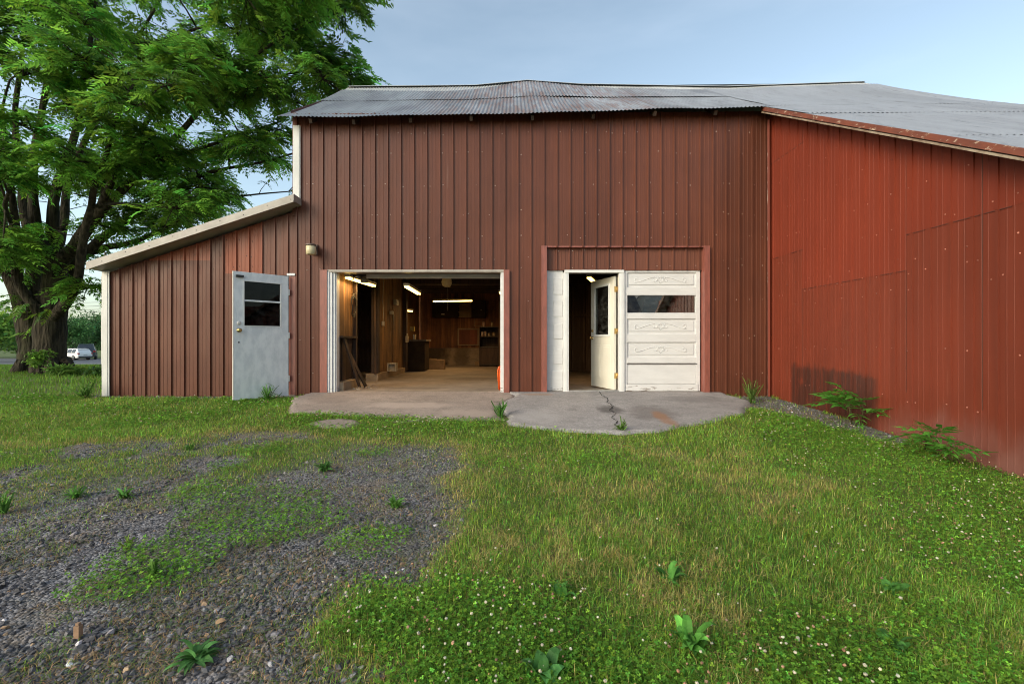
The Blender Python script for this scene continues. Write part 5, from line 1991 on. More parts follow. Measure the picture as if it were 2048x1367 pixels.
tone = (0.8 + 0.5 * fbm(x * 2.2, y * 2.2, 14))[:, None]
o = np_mesh('clover', V, T, CLOVER, np.repeat(jit((0.122, 0.258, 0.028), n, .16, .36) * tone, 23, 0))
tag(o, 'low green clover leaves in dense patches across the lawn', 'clover', kind='stuff')


def ico(sub=0, seed=0, rough=0.0, flat=1.0):
    import bmesh
    bm = bmesh.new()
    bmesh.ops.create_icosphere(bm, subdivisions=sub + 1, radius=1)
    rr = random.Random(seed)
    for v in bm.verts:
        v.co *= 1 + rr.uniform(-rough, rough)
        v.co.z *= flat
    V = np.array([v.co[:] for v in bm.verts])
    T = np.array([[q.index for q in f.verts] for f in bm.faces])
    bm.free()
    return V, T


# clover blossoms
N = 6800
x, y = scatter(N, 7.8, 1.5, 1.3)
g, c, dry = masks(x, y)
for sx, sy, sr in spots[:1]:
    c = np.maximum(c, 1.6 * smooth(sr, sr * .5, np.hypot(x - sx, y - sy)))
    g = np.where(np.hypot(x - sx, y - sy) < sr, 0, g)
ok = (RNG.random(N) < (1 - g) * (0.12 + 0.55 * c) * np.maximum(smooth(.36, .58, fbm(x * 2.3, y * 2.3, 141)) * 1.3, .95 * (sdf(CL_PATCH, x, y) < .1) * (x < .2))) & keep_off(x, y)
x, y = x[ok], y[ok]
n = len(x)
h = RNG.uniform(.05, .10, n)
Vt, Tt = ico(1, 3, 0.22, 0.85)
scl = RNG.uniform(.0036, .0066, n) * np.maximum(1, y / 4.5)
V, T = inst(Vt, Tt, np.stack([x, y, gz(x, y) + h], 1), rots(RNG.random(n) * 6.28, RNG.normal(0, .3, n), RNG.normal(0, .3, n)), scl)
pink = RNG.random(n) < 0.42
cb_ = np.where(pink[:, None], jit((0.36, 0.215, 0.135), n, .08, .25), jit((0.52, 0.48, 0.36), n, .03, .18))
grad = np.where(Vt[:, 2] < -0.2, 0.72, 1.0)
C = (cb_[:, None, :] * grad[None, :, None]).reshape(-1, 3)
mi = np.zeros(len(T), int)
st = np.stack([np.stack([x - .001, y, gz(x, y)], 1), np.stack([x + .001, y, gz(x, y)], 1), np.stack([x, y, gz(x, y) + h], 1)], 1).reshape(-1, 3)
T2 = np.arange(3 * n).reshape(-1, 3) + len(V)
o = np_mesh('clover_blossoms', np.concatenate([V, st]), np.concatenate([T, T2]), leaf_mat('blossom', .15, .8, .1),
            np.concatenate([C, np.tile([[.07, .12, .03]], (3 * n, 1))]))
tag(o, 'small white and fading pink clover blossoms dotted over the lawn', 'clover flowers', kind='stuff')

# gravel chips
def stones(N, y1, pw, s0, s1, seed):
    x, y = scatter(N, y1, 1.4, pw)
    g, c, dry = masks(x, y)
    strip = sdf(STRIP, x, y) + 0.35 * (fbm(x * 4, y * 4, 2) - 0.5) < 0
    foot = (x < -3.7) & (x > -7.2) & (y > 7.6) & (y < 7.98)
    bald = smooth(.30, .55, fbm(x * 2.4, y * 2.4, 123))
    ok = ((RNG.random(N) < g * (0.25 + .75 * bald)) & ~((x > 4.5) | (y > 7.9)) & (sdf(APRON_L, x, y) > .05)) | (strip & (x < 4.52) & (RNG.random(N) < .9)) | (foot & (RNG.random(N) < .5))
    x, y = x[ok], y[ok]
    n = len(x)
    s = s0 * (s1 / s0) ** (RNG.random(n) ** 2.2)
    s3 = np.stack([s * RNG.uniform(.8, 1.5, n), s * RNG.uniform(.7, 1.1, n), s * RNG.uniform(.35, .75, n)], 1)
    pos = np.stack([x, y, gz(x, y) + s3[:, 2] * .25], 1)
    which = RNG.integers(0, 4, n)
    Vs, Ts, Cs, off = [], [], [], 0
    grey = jit((0.108, 0.100, 0.103), n, .03, .52)
    warm = jit((0.28, 0.185, 0.11), n, .05, .3)
    cc = np.where((RNG.random(n) < .06)[:, None], warm, grey)
    pale = strip[ok]
    cc = np.where(pale[:, None], cc * 1.9, cc)
    for k in range(4):
        m = which == k
        Vt, Tt = ico(0, seed + k, .32)
        V, T = inst(Vt, Tt, pos[m], rots(RNG.random(m.sum()) * 6.28, RNG.normal(0, .25, m.sum()), RNG.normal(0, .25, m.sum())), s3[m])
        Vs.append(V)
        Ts.append(T + off)
        Cs.append(np.repeat(cc[m], len(Vt), 0))
        off += len(V)
    return np.concatenate(Vs), np.concatenate(Ts), np.concatenate(Cs)


def stone_mat():
    t = NT('stone')
    a = t.attr('tint')
    c = t.mix(t.ramp(t.noise((1, 1, 1), 160, 3), .35, .7, 0, .45), a.outputs['Color'], (0.05, 0.045, 0.045))
    return t.done(c, 0.75, 0, .4)


A_ = stones(90000, 8.0, 1.5, .0036, .017, 50)
B_ = stones(800, 4.5, 1.3, .013, .024, 60)
o = np_mesh('gravel', np.concatenate([A_[0], B_[0]]), np.concatenate([A_[1], B_[1] + len(A_[0])]), stone_mat(), np.concatenate([A_[2], B_[2]]))
tag(o, 'dark grey crushed stone gravel of the driveway with weeds coming through', 'gravel', kind='stuff')

# dead straw lying between the stones
N = 110000
x, y = scatter(N, 6.0, 1.45, 1.5)
g, c, dry = masks(x, y)
ok = (RNG.random(N) < g * smooth(.40, .58, fbm(x * 2.6, y * 2.6, 202)) * .9) & keep_off(x, y)
x, y = x[ok], y[ok]
n = len(x)
cols = np.where((RNG.random(n) < .45)[:, None], jit((0.34, 0.23, 0.12), n, .08, .3), jit((0.13, 0.19, 0.06), n, .12, .3))
tag(blades('dry_weeds', x, y, RNG.uniform(.012, .038, n), RNG.uniform(.002, .0045, n), np.abs(RNG.normal(1.6, .7, n)), cols), 'thin brown straw and moss between the driveway stones', 'dry grass', kind='stuff')

# ------------------------------------------------------------------ single weeds and saplings
def strap_leaf(L, wd, rise, droop, wav=0.0, n=5, seed=0):
    """a broad leaf along +x as a curved strip with a folded midrib"""
    V, T = [], []
    for i in range(n + 1):
        t = i / n
        x_ = L * t * (1 - .12 * t)
        z_ = rise * L * math.sin(PI * .62 * t) - droop * L * t * t
        w_ = wd * .5 * (math.sin(PI * min(1, .12 + .88 * t) ** .8) ** .8 if t < 1 else 0.02)
        wv_ = wav * wd * math.sin(t * 14 + seed)
        V += [(x_, -w_ - wv_ * .3, z_ + .18 * w_), (x_, 0, z_), (x_, w_ - wv_ * .3, z_ + .18 * w_)]
    for i in range(n):
        b = i * 3
        for k in (0, 1):
            T += [(b + k, b + k + 1, b + k + 4), (b + k, b + k + 4, b + k + 3)]
    return np.array(V), np.array(T)


def rosette(name, label, cat, x, y, nl, L, wd, rise, droop, colr, group=None, spread=0.25, seed=0, wav=0.12, tilt=0.0):
    if name != 'grass_tuft':
        k_ = 0.78 if name == 'dock_plant' else 0.66
        L, wd, nl = L * k_, wd * k_ * .9, int(nl * 1.5)
    rr = np.random.default_rng(seed)
    o = thing(name, label, cat, (x, y, gz1(x, y)), 0, group)
    Vs, Ts, Cs, off = [], [], [], 0
    for k in range(nl):
        Vt, Tt = strap_leaf(L * rr.uniform(.55, 1.1), wd * rr.uniform(.7, 1.2), rise * rr.uniform(.5, 1.6), droop * rr.uniform(.4, 1.3), wav, 5, k)
        a = np.array([k * 2.4 + rr.normal(0, .25)])
        V, T = inst(Vt, Tt, np.array([[x + rr.normal(0, .012), y + rr.normal(0, .012), gz1(x, y) + .004]]), rots(a, rr.normal(-tilt, .2, 1), rr.normal(0, spread, 1)), np.ones(1))
        Vs.append(V)
        Ts.append(T + off)
        cv = np.repeat(np.array(colr)[None] * math.exp(rr.normal(0, .32)), len(V), 0)
        if rr.random() < .3:                             # browned or spotted leaf ends
            cv[-3:] = np.array([.22, .15, .05])
        Cs.append(cv * np.exp(rr.normal(0, .12, (len(V), 1))))
        off += len(V)
    np_mesh('leaves', np.concatenate(Vs), np.concatenate(Ts), WEED, np.concatenate(Cs), o)
    mb = MB()
    mb.tube([(x, y, gz1(x, y) - .01), (x, y, gz1(x, y) + .012)], [.012, .006], 6)
    mb.build('crown_base', M('weed_base', (0.10, 0.12, 0.05), rough=.8) if 'weed_base' not in bpy.data.materials else bpy.data.materials['weed_base'], o)
    return o


GW = (0.095, 0.225, 0.042)
rosette('weed_rosette', 'broad leaved green weed rosette in the near gravel', 'weed', -1.25, 1.80, 22, .155, .050, .30, .12, (0.093, 0.232, 0.062), seed=1)
rosette('weed_rosette', 'spiky bright green weed at the left edge of the gravel', 'weed', -3.52, 3.16, 26, .20, .022, .75, .25, GW, 'green weeds in the gravel', seed=2, tilt=.3)
rosette('weed_rosette', 'left one of two dandelion like weeds side by side in gravel', 'weed', -3.29, 3.43, 20, .17, .028, .5, .3, GW, 'green weeds in the gravel', seed=3, tilt=.2)
rosette('weed_rosette', 'right one of two dandelion like weeds side by side in gravel', 'weed', -2.92, 3.43, 20, .16, .028, .45, .3, GW, 'green weeds in the gravel', seed=4, tilt=.2)
rosette('weed_rosette', 'dark green weed on the bare gravel before the garage', 'weed', -1.67, 4.05, 28, .19, .030, .5, .3, (0.070, 0.178, 0.040), 'green weeds in the gravel', seed=5, tilt=.25)
rosette('weed_rosette', 'bright green weed near the edge of the lawn in gravel', 'weed', -0.84, 3.26, 20, .14, .036, .5, .3, (0.116, 0.264, 0.046), 'green weeds in the gravel', seed=6, tilt=.2)
rosette('weed_rosette', 'pale green upright weed sprig among moss in gravel', 'weed', -1.86, 2.36, 14, .12, .022, .9, .2, (0.10, 0.20, 0.04), 'green weeds in the gravel', seed=7, tilt=.5)
rosette('weed_rosette', 'yellowish weed tuft by the mossy patch of the gravel', 'weed', -2.25, 2.66, 18, .10, .014, .9, .3, (0.13, 0.19, 0.04), 'green weeds in the gravel', seed=8, tilt=.4)
rosette('weed_rosette', 'small weed in the upper gravel below the shed wall', 'weed', -3.31, 4.67, 16, .13, .024, .6, .3, GW, 'green weeds in the gravel', seed=9, tilt=.3)
rosette('dock_plant', 'largest broad leaved dock plant in the near lawn', 'weed', 0.72, 1.84, 15, .17, .062, .55, .15, (0.093, 0.256, 0.040), 'dock plants in the lawn', seed=10, tilt=.35)
rosette('dock_plant', 'dock plant at the bottom right of the lawn', 'weed', 1.55, 1.84, 13, .13, .052, .5, .2, (0.078, 0.217, 0.043), 'dock plants in the lawn', seed=11, tilt=.3)
rosette('dock_plant', 'flat dock plant among straw left of the tall dock', 'weed', 0.24, 2.18, 10, .13, .048, .5, .2, (0.078, 0.209, 0.043), 'dock plants in the lawn', seed=12, tilt=.3)
rosette('dock_plant', 'dock plant among white blossoms in the middle lawn', 'weed', 0.80, 2.32, 9, .14, .055, .5, .2, (0.085, 0.232, 0.043), 'dock plants in the lawn', seed=13, tilt=.3)
rosette('dock_plant', 'dock plant on straw near the right clover', 'weed', 1.87, 2.24, 9, .12, .052, .5, .2, (0.085, 0.232, 0.043), 'dock plants in the lawn', seed=14, tilt=.3)
rosette('dock_plant', 'dock leaves cut off by the bottom edge in the clover', 'weed', 0.10, 1.66, 9, .15, .065, .5, .2, (0.081, 0.225, 0.054), 'dock plants in the lawn', seed=15, tilt=.35)
rosette('grass_tuft', 'long grass tuft at the right end of the concrete apron', 'grass tuft', 3.86, 7.35, 60, .34, .012, .9, .6, (0.10, 0.17, 0.035), seed=16, tilt=.7, spread=.5)
rosette('grass_tuft', 'dark grass tuft between the two concrete aprons', 'grass tuft', -0.16, 6.28, 46, .24, .014, .8, .5, (0.078, 0.202, 0.039), seed=17, tilt=.6, spread=.5)
rosette('grass_tuft', 'light green tuft growing in the crack of the apron edge', 'grass tuft', 1.29, 5.42, 40, .15, .012, .8, .5, (0.095, 0.19, 0.03), seed=18, tilt=.6, spread=.5)
rosette('grass_tuft', 'grass tuft under the open shed door', 'grass tuft', -4.05, 7.55, 60, .26, .013, .8, .5, (0.085, 0.202, 0.039), seed=19, tilt=.6, spread=.5)
rosette('grass_tuft', 'grass tuft at the white corner trim of the shed', 'grass tuft', -7.25, 7.72, 60, .30, .014, .8, .5, (0.07, 0.16, 0.025), seed=20, tilt=.6, spread=.5)

SAP = [frond(5, .34, .35, .19, .058, 31, .95), frond(5, .36, .42, .18, .056, 32, .95), frond(4, .28, .30, .19, .060, 33, .9)]


def sapling(label, x, y, hgt, nf, seed, lean=(-.15, -.1), stems=2, sc_=1.0):
    rr = random.Random(seed)
    z0 = gz1(x, y)
    o = thing('sapling', label, 'sapling', (x, y, z0), 0, 'saplings along the red wall')
    mb = MB()
    pos, yaw, pit, scl, tin = [], [], [], [], []
    for s in range(stems):
        a = Vector((x + rr.uniform(-.05, .02), y + rr.uniform(-.12, .12), z0 - .02))
        tip = a + Vector((lean[0] * rr.uniform(.6, 1.4), lean[1] + rr.uniform(-.18, .18), hgt * rr.uniform(.7, 1.0)))
        m_ = a.lerp(tip, .5) + Vector((rr.uniform(-.03, .03), rr.uniform(-.03, .03), .03))
        mb.tube([a, m_, tip], [.009, .007, .004], 6)
        for q in range(nf):
            t = .35 + .65 * q / max(1, nf - 1)
            p = a.lerp(m_, t / .5) if t < .5 else m_.lerp(tip, (t - .5) / .5)
            pos.append(tuple(p))
            ya = rr.uniform(PI * .55, PI * 1.75) if rr.random() < .85 else rr.uniform(0, 6.28)
            yaw.append(ya)
            pit.append(rr.uniform(-.9, -.1))
            scl.append(sc_ * rr.uniform(.75, 1.1))
            tin.append(rr.uniform(.85, 1.25))
    mb.build('stem', M('green_stem', (0.12, 0.11, 0.045), (0.09, 0.05, 0.03), 9, rough=.6) if 'green_stem' not in bpy.data.materials else bpy.data.materials['green_stem'], o)
    foliage('leaves', pos, yaw, pit, scl, tin, (0.085, 0.245, 0.034), WEED, o, SAP, .06, .12, .2)
    return o


sapling('tallest sapling with drooping feathered leaves against the red wall', 4.44, 5.80, .42, 6, 1, stems=3)
sapling('short bushy sapling between two others along the red wall', 4.40, 4.72, .26, 5, 2, stems=2, sc_=.75)
sapling('sapling with spread leaves nearest the camera along the red wall', 4.36, 4.38, .30, 5, 3, stems=2, sc_=.85)

# odd bits on the ground
lf = thing('fallen_leaf', 'single fallen tan leaf lying on the near gravel', 'leaf', (-1.29, 1.98, gz1(-1.29, 1.98) + .02))
Vt, Tt = strap_leaf(.045, .03, .2, .1, .1)
V, T = inst(Vt, Tt, np.array([[-1.29, 1.98, gz1(-1.29, 1.98) + .02]]), rots(np.array([.6]), np.array([.1]), np.array([.2])), np.ones(1))
np_mesh('blade', V, T, WEED, np.tile([[.50, .32, .18]], (len(V), 1)), lf)
lf = thing('fallen_leaf', 'single yellow leaf lying on the lawn below the grey apron', 'leaf', (1.20, 4.62, gz1(1.2, 4.62) + .05))
V, T = inst(Vt * 2.2, Tt, np.array([[1.20, 4.62, gz1(1.2, 4.62) + .055]]), rots(np.array([2.6]), np.array([.1]), np.array([.2])), np.ones(1))
np_mesh('blade', V, T, WEED, np.tile([[.42, .40, .04]], (len(V), 1)), lf)
sk = thing('wooden_stake', 'small tan wooden stake standing in the near left gravel', 'stake', (-1.83, 1.92, gz1(-1.83, 1.92)))
mb = MB()
z0 = gz1(-1.83, 1.92)
mb.box(-1.842, 1.91, z0 - .03, -1.818, 1.93, z0 + .055)
mb.box(-1.838, 1.913, z0 + .055, -1.822, 1.927, z0 + .066)
mb.build('post', M('tan_stake', (0.36, 0.21, 0.13), (0.25, 0.15, 0.09), 20, rough=.8), sk, bevel=.002)

# plants at the foot of the tree
def bushy(name, label, cat, c, rx, ry, rz_, n, leafL, base, group=None, seed=0, trunk=False, mat=BUSH, wdf=.55, vv=.3):
    rr = np.random.default_rng(seed)
    z0 = gz1(c[0], c[1])
    o = thing(name, label, cat, (c[0], c[1], z0), 0, group)
    # uneven outline: several overlapping lumps
    K = 9 + int(rz_ * 2)
    lump = rr.normal(0, 1, (K, 3))
    lump /= np.linalg.norm(lump, axis=1)[:, None]
    lump[:, 2] = np.abs(lump[:, 2]) * 1.1 - .35
    lc = np.array([c[0], c[1], z0 + rz_ * .95]) + lump * np.array([rx, ry, rz_]) * rr.uniform(.35, .68, (K, 1))
    lr = rr.uniform(.30, .52, K)
    w_ = rr.integers(0, K, n)
    d = rr.normal(0, 1, (n, 3))
    d /= np.linalg.norm(d, axis=1)[:, None]
    rad = lr[w_] * rr.uniform(.45, 1.05, n) ** .6
    pos = lc[w_] + d * np.array([rx, ry, rz_]) * rad[:, None]
    pos[:, 2] = np.maximum(pos[:, 2], z0 + .03)
    Vt = np.array([(0, 0, 0), (.45, .5 * wdf, .05), (1, 0, -.1), (.45, -.5 * wdf, .05)])
    Tt = np.array([(0, 2, 1), (0, 3, 2)])
    V, T = inst(Vt, Tt, pos, rots(rr.random(n) * 6.28, rr.normal(.2, .6, n), rr.normal(0, .6, n)), leafL * rr.uniform(.6, 1.2, n))
    tint = (np.exp(rr.normal(0, .16, K))[w_])[:, None]
    np_mesh('foliage', V, T, mat, np.repeat(jit(base, n, .12, vv) * tint * (1.7 if trunk else 1.2), 4, 0), o)
    mb = MB()
    for k in range(3 if trunk else 5):
        e = lc[k]
        mb.tube([(c[0] + rr.normal(0, .05) * rx, c[1] + rr.normal(0, .05) * ry, z0 - .05), (c[0] + (e[0] - c[0]) * .4, c[1] + (e[1] - c[1]) * .4, z0 + rz_ * .5), tuple(e)],
                [rz_ * .05 if trunk else .03, rz_ * .035 if trunk else .02, .01], 6)
    mb.build('trunk' if trunk else 'stem', BARK, o)
    return o


bushy('shrub', 'small bright leafy plant growing between the two trunks', 'shrub', (-12.6, 12.15), .45, .3, .42, 420, .11, (0.10, 0.20, 0.03), seed=31, mat=WEED)
bushy('shrub', 'pale green tuft of long leaves at the right of the trunk foot', 'shrub', (-11.7, 11.9), .40, .3, .17, 330, .20, (0.10, 0.19, 0.035), seed=32, mat=WEED, wdf=.3)
bushy('shrub', 'dark ground plant spreading right of the tree foot', 'shrub', (-10.9, 12.1), .60, .4, .14, 480, .13, (0.045, 0.10, 0.022), seed=33, mat=WEED)

# far greenery beyond the road
far = [(-49, 41, 6.5, 4, 3.1, 'rounded bright green bush left of the tree across the road', (0.075, 0.15, 0.025)),
       (-57, 50, 6, 4, 3.0, 'lower bush at the far left beyond the road', (0.07, 0.14, 0.03)),
       (-75, 75, 6.5, 4, 4.9, 'tallest rounded tree seen right of the trunk beyond the cars', (0.040, 0.095, 0.028)),
       (-84, 78, 6, 4, 4.6, 'dense dark tree directly behind the trunk beyond the road', (0.040, 0.095, 0.03)),
       (-78.5, 84, 5, 4, 4.9, 'dark green tree behind the parked vehicles', (0.045, 0.10, 0.035)),
       (-79.8, 90, 3.4, 4, 5.6, 'tree by the shed corner with a pointed top beyond the road', (0.050, 0.105, 0.035)),
       (-92, 80, 7, 4, 4.2, 'broad tree far left beyond the road', (0.045, 0.10, 0.035)),
       (-104, 82, 8, 4, 4.0, 'tree at the left edge far beyond the road', (0.045, 0.10, 0.035))]
for i, (x, y, rx, ry, rz_, lab, colr) in enumerate(far):
    bushy('far_tree', lab, 'tree', (x, y), rx, ry, rz_, 5200, .42, colr, 'trees beyond the road', 40 + i, True)
hz = thing('hedgerow', 'low far hedgerow on the horizon behind everything', 'hedge', (-150, 190, gz1(-150, 190)))
rr = np.random.default_rng(5)
n = 16000
px_ = rr.uniform(-420, 40, n)
hh = 4.5 + 4 * fbm(px_ * .06, px_ * 0, 8)
pos = np.stack([px_, rr.uniform(195, 205, n), gz(px_, np.full(n, 200.)) + rr.random(n) * hh], 1)
V, T = inst(np.array([(0, 0, 0), (.45, .3, .05), (1, 0, -.1), (.45, -.3, .05)]), np.array([(0, 2, 1), (0, 3, 2)]), pos, rots(rr.random(n) * 6.28, rr.normal(.2, .6, n), rr.normal(0, .6, n)), rr.uniform(1.2, 2.4, n))
np_mesh('foliage', V, T, BUSH, np.repeat(jit((.05, .10, .04), n, .1, .25), 4, 0), hz)

# ------------------------------------------------------------------ vehicles on the road
def car(label, cat, loc, heading, paint, name='car', Ls=1.0, Hs=1.0):
    """a five door body along +x, built in its own axes"""
    o = thing(name, label, cat, loc, heading)
    st = [(-2.35, .45, .80, .80, .80, .70), (-2.33, .38, .98, 1.02, .86, .74), (-2.15, .32, 1.04, 1.30, .92, .74), (-1.85, .30, 1.04, 1.62, .93, .68), (-1.2, .28, 1.02, 1.70, .94, .66),
          (0.0, .28, 1.0, 1.70, .95, .66), (.55, .28, .99, 1.60, .95, .66), (1.15, .28, .98, 1.16, .94, .70), (1.45, .28, .96, 1.00, .93, .78), (2.05, .32, .90, .92, .90, .76), (2.32, .40, .70, .72, .78, .66)]
    vs, fs = [], []
    for x, zb, zm, zt, wm, wt in st:
        x *= Ls
        vs += [(x, -wm * .93, zb), (x, -wm, zb + .2), (x, -wm, zm), (x, -wt, zt * Hs if zt > 1.2 else zt), (x, wt, zt * Hs if zt > 1.2 else zt), (x, wm, zm), (x, wm, zb + .2), (x, wm * .93, zb)]
    for i in range(len(st) - 1):
        for k in range(8):
            fs.append((i * 8 + k, i * 8 + (k + 1) % 8, (i + 1) * 8 + (k + 1) % 8, (i + 1) * 8 + k))
    fs += [tuple(range(8))[::-1], tuple((len(st) - 1) * 8 + k for k in range(8))]
    mb = MB()
    mb.add(vs, fs)
    mb.build('body', paint, o, bevel=.03, local=True)
    dg = bpy.data.materials.get('car_glass') or M('car_glass', (0.02, 0.025, 0.03), (0.015, 0.02, 0.025), rough=.08)
    mb = MB()
    mb.add([(-2.19 * Ls, -.76, 1.12), (-2.19 * Ls, .76, 1.12), (-1.90 * Ls, .62, 1.60 * Hs), (-1.90 * Ls, -.62, 1.60 * Hs),
            (-2.16 * Ls, -.76, 1.12), (-2.16 * Ls, .76, 1.12), (-1.87 * Ls, .62, 1.60 * Hs), (-1.87 * Ls, -.62, 1.60 * Hs)], [(3, 2, 1, 0), (4, 5, 6, 7), (0, 1, 5, 4), (2, 3, 7, 6), (1, 2, 6, 5), (3, 0, 4, 7)])
    mb.build('rear_window', dg, o, local=True)
    for s in (-1, 1):
        for x0, x1 in ((-1.75, -.95), (-.85, .02), (.12, .85)):
            mb = MB()
            q = [(x0 * Ls, s * .945, 1.06), (x1 * Ls, s * .955, 1.06), ((x1 - (.42 if x1 > .5 else 0)) * Ls, s * .70, 1.60 * Hs), ((x0 + (.1 if x0 < -1.5 else 0)) * Ls, s * .70, 1.60 * Hs)]
            mb.add(q + [(a, b - s * .05, c) for a, b, c in q], [(0, 1, 2, 3), (7, 6, 5, 4), (0, 4, 5, 1), (1, 5, 6, 2), (2, 6, 7, 3), (3, 7, 4, 0)])
            mb.build('side_window', dg, o, local=True)
        mb = MB()
        mb.box(-2.36 * Ls, s * .80 - .12, .88, -2.22 * Ls, s * .80 + .12, 1.06)
        mb.build('tail_light', bpy.data.materials.get('tail_red') or M('tail_red', (.35, .02, .02), rough=.25), o, local=True, bevel=.02)
    tyre = bpy.data.materials.get('tyre') or M('tyre', (.02, .02, .02), rough=.85)
    rim = bpy.data.materials.get('rim') or M('rim', (.5, .5, .52), rough=.35, metal=.7)
    for x in (-1.4, 1.42):
        for s in (-1, 1):
            mb = MB()
            mb.lathe([(.20, -.11), (.34, -.11), (.36, -.07), (.36, .07), (.34, .11), (.20, .11)], (x * Ls, s * .86, .36), (0, s, 0), 20)
            wh = mb.build('wheel', tyre, o, local=True)
            mb = MB()
            mb.lathe([(.21, .08), (.22, .115), (.05, .10)], (x * Ls, s * .86, .36), (0, s, 0), 14)
            mb.build('rim', rim, wh, local=True)
    mb = MB()
    mb.box(-2.42 * Ls, -.85, .36, -2.30 * Ls, .85, .60)
    mb.build('bumper', bpy.data.materials.get('bumper_grey') or M('bumper_grey', (.05, .05, .055), rough=.6), o, bevel=.03, local=True)
    mb = MB()
    mb.box(-2.385 * Ls, -.22, .72, -2.34 * Ls, .22, .86)
    mb.build('number_plate', bpy.data.materials.get('plate') or M('plate', (.5, .55, .55), rough=.5), o, local=True)
    return o


cx, cy = -63.9, 66.5
car('white sport utility car seen from behind on the far road', 'car', (cx, cy, gz1(cx, cy) + .04), math.atan2(.30, -.95), M('white_car_paint', (.75, .75, .74), (.72, .72, .72), rough=.25))
cx, cy = -66.8, 71.5
big = car('dark blue grey vehicle parked behind the white car', 'car', (cx, cy, gz1(cx, cy) + .04), math.atan2(.75, -.65), M('dark_car_paint', (.035, .045, .06), (.03, .04, .05), rough=.25), Ls=1.12, Hs=1.08)
big.scale = (1.22, 1.22, 1.30)

# guard rail, warning sign, pole and wires far off
gr_ = thing('guard_rail', 'grey guard rail beside the far road next to the shed corner', 'guard rail', (-66, 78, gz1(-66, 78)))
mb = MB()
z0 = gz1(-66, 78)
for k in range(7):
    mb = MB()
    mb.box(-70 + k * 1.4, 78, z0 - .1, -69.88 + k * 1.4, 78.1, z0 + .75)
    mb.build('post', WOOD_GREY, gr_)
mb = MB()
mb.box(-70.2, 77.93, z0 + .45, -61.2, 77.99, z0 + .75)
mb.build('rail', M('zinc', (.5, .5, .5), (.42, .42, .42), 3, rough=.5, metal=.4), gr_)
sg = thing('road_sign', 'small yellow diamond road sign on a post by the shed corner', 'sign', (-64.5, 73.0, gz1(-64.5, 73)))
mb = MB()
z0 = gz1(-64.5, 73)
mb.box(-64.53, 72.98, z0, -64.47, 73.04, z0 + 2.3)
mb.build('post', STEEL, sg)
mb = MB()
mb.add([(-64.5 + a, 72.95 + t, z0 + 1.9 + b) for t in (0, .02) for a, b in ((0, .55), (.55, 0), (0, -.55), (-.55, 0))],
       [(0, 1, 2, 3), (7, 6, 5, 4)] + [(i, (i + 1) % 4, 4 + (i + 1) % 4, 4 + i) for i in range(4)])
mb.build('plate', M('sign_yellow', (.75, .40, .04), (.65, .34, .03), 3, rough=.5), sg)
up_ = thing('utility_pole', 'grey wooden utility pole rising behind the shed roof', 'pole', (-53.6, 60, gz1(-53.6, 60)))
mb = MB()
mb.tube([(-53.6, 60, gz1(-53.6, 60) - .5), (-53.6, 60, 12.7)], [.19, .13], 10)
mb.build('pole', WOOD_GREY, up_)
mb = MB()
mb.box(-54.7, 59.8, 11.9, -52.5, 59.92, 12.02)
mb.build('crossarm', WOOD_GREY, up_)
WIRE = M('wire', (.08, .08, .09), rough=.6)
for i, z in enumerate((6.15, 5.65, 5.2, 4.9)):
    wr = thing('overhead_wire', ('highest of the dark cables crossing the sky left of the tree', 'second highest cable crossing the sky left of the tree', 'third highest cable crossing the sky left of the tree', 'lowest of the cables crossing the sky left of the tree')[i], 'cable', (-53.6, 60, z), 0, 'cables on the utility pole')
    mb = MB()
    mb.tube([(-53.6 - k * 4, 60 + k * .4, z - 1.6 * (k / 16) * (1 - k / 16)) for k in range(17)], .022, 5)
    mb.tube([(-53.6 + k * 5, 60 + k * .5, z - 1.6 * (k / 16) * (1 - k / 16)) for k in range(17)], .022, 5)
    mb.build('cable', WIRE, wr)
ps = thing('post', 'slim pale post standing behind the corner of the shed', 'post', (-22.45, 25, gz1(-22.45, 25)))
mb = MB()
mb.box(-22.53, 24.95, gz1(-22.45, 25) - .1, -22.45, 25.05, 4.4)
mb.box(-22.54, 24.94, 4.4, -22.44, 25.06, 4.46)
mb.build('shaft', TRIM_WHITE, ps)

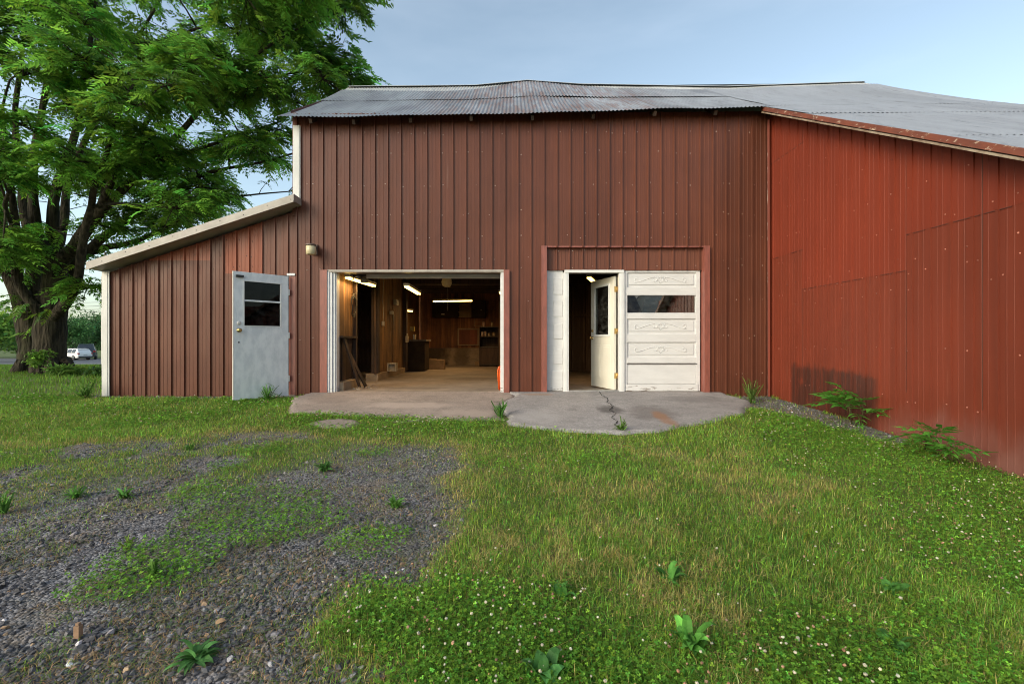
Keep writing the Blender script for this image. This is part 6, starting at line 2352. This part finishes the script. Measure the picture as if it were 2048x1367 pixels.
# ------------------------------------------------------------------ neighbours behind the camera, seen mirrored in the garage window
def house(name, label, cat, x0, y0, x1, y1, hw, hr, wall, roof, along_x=True):
    z0 = -.7
    o = thing(name, label, cat, ((x0 + x1) / 2, (y0 + y1) / 2, z0))
    mb = MB()
    mb.box(x0, y0, z0 - .3, x1, y1, hw)
    if along_x:
        ym = (y0 + y1) / 2
        for x in (x0, x1):
            mb.add([(x, y0, hw), (x, y1, hw), (x, ym, hr)], [(0, 1, 2)])
    else:
        xm = (x0 + x1) / 2
        for y in (y0, y1):
            mb.add([(x0, y, hw), (x1, y, hw), (xm, y, hr)], [(0, 1, 2)])
    mb.build('wall', wall, o)
    mb = MB()
    if along_x:
        ym = (y0 + y1) / 2
        mb.beam((x0 - .3, (y0 + ym) / 2 - .15, (hw + hr) / 2), (x1 + .3, (y0 + ym) / 2 - .15, (hw + hr) / 2), .01, .01)
        for s, ya in ((1, y0 - .4), (-1, y1 + .4)):
            ze = hw - .4 * (hr - hw) / (ym - y0)
            mb.add([(x0 - .3, ya, ze), (x1 + .3, ya, ze), (x1 + .3, ym, hr), (x0 - .3, ym, hr), (x0 - .3, ya, ze + .12), (x1 + .3, ya, ze + .12), (x1 + .3, ym, hr + .12), (x0 - .3, ym, hr + .12)],
                   [(0, 1, 2, 3), (7, 6, 5, 4), (0, 4, 5, 1), (1, 5, 6, 2), (3, 7, 4, 0)])
    else:
        xm = (x0 + x1) / 2
        for xa in (x0 - .4, x1 + .4):
            ze = hw - .4 * (hr - hw) / (xm - x0)
            mb.add([(xa, y0 - .3, ze), (xa, y1 + .3, ze), (xm, y1 + .3, hr), (xm, y0 - .3, hr), (xa, y0 - .3, ze + .12), (xa, y1 + .3, ze + .12), (xm, y1 + .3, hr + .12), (xm, y0 - .3, hr + .12)],
                   [(0, 1, 2, 3), (7, 6, 5, 4), (0, 4, 5, 1), (1, 5, 6, 2), (3, 7, 4, 0)])
    mb.build('roof', roof, o)
    return o


house('house', 'dark roofed house mirrored in the garage door window', 'house', 2.0, -22, 9.2, -16, 2.2, 4.4, M('house_brown', (.12, .07, .05), rough=.7), M('shingle', (.06, .06, .065), (.04, .04, .045), 3, rough=.85))
house('house', 'pale gabled house mirrored in the garage door window', 'house', 9.4, -30, 14, -20, 3.6, 6.6, M('house_white', (.55, .52, .46), (.5, .47, .42), 3, rough=.6), M('shingle_grey', (.2, .2, .2), rough=.85), False)
house('outbuilding', 'tan wooden outbuilding mirrored in the garage door window', 'outbuilding', 11.6, -16, 16, -11, 4.2, 5.6, wood_mat('tan_boards', (.25, .15, .06), (.2, .12, .05), board=.3, dark=.1), M('shingle_dark', (.07, .07, .07), rough=.85))
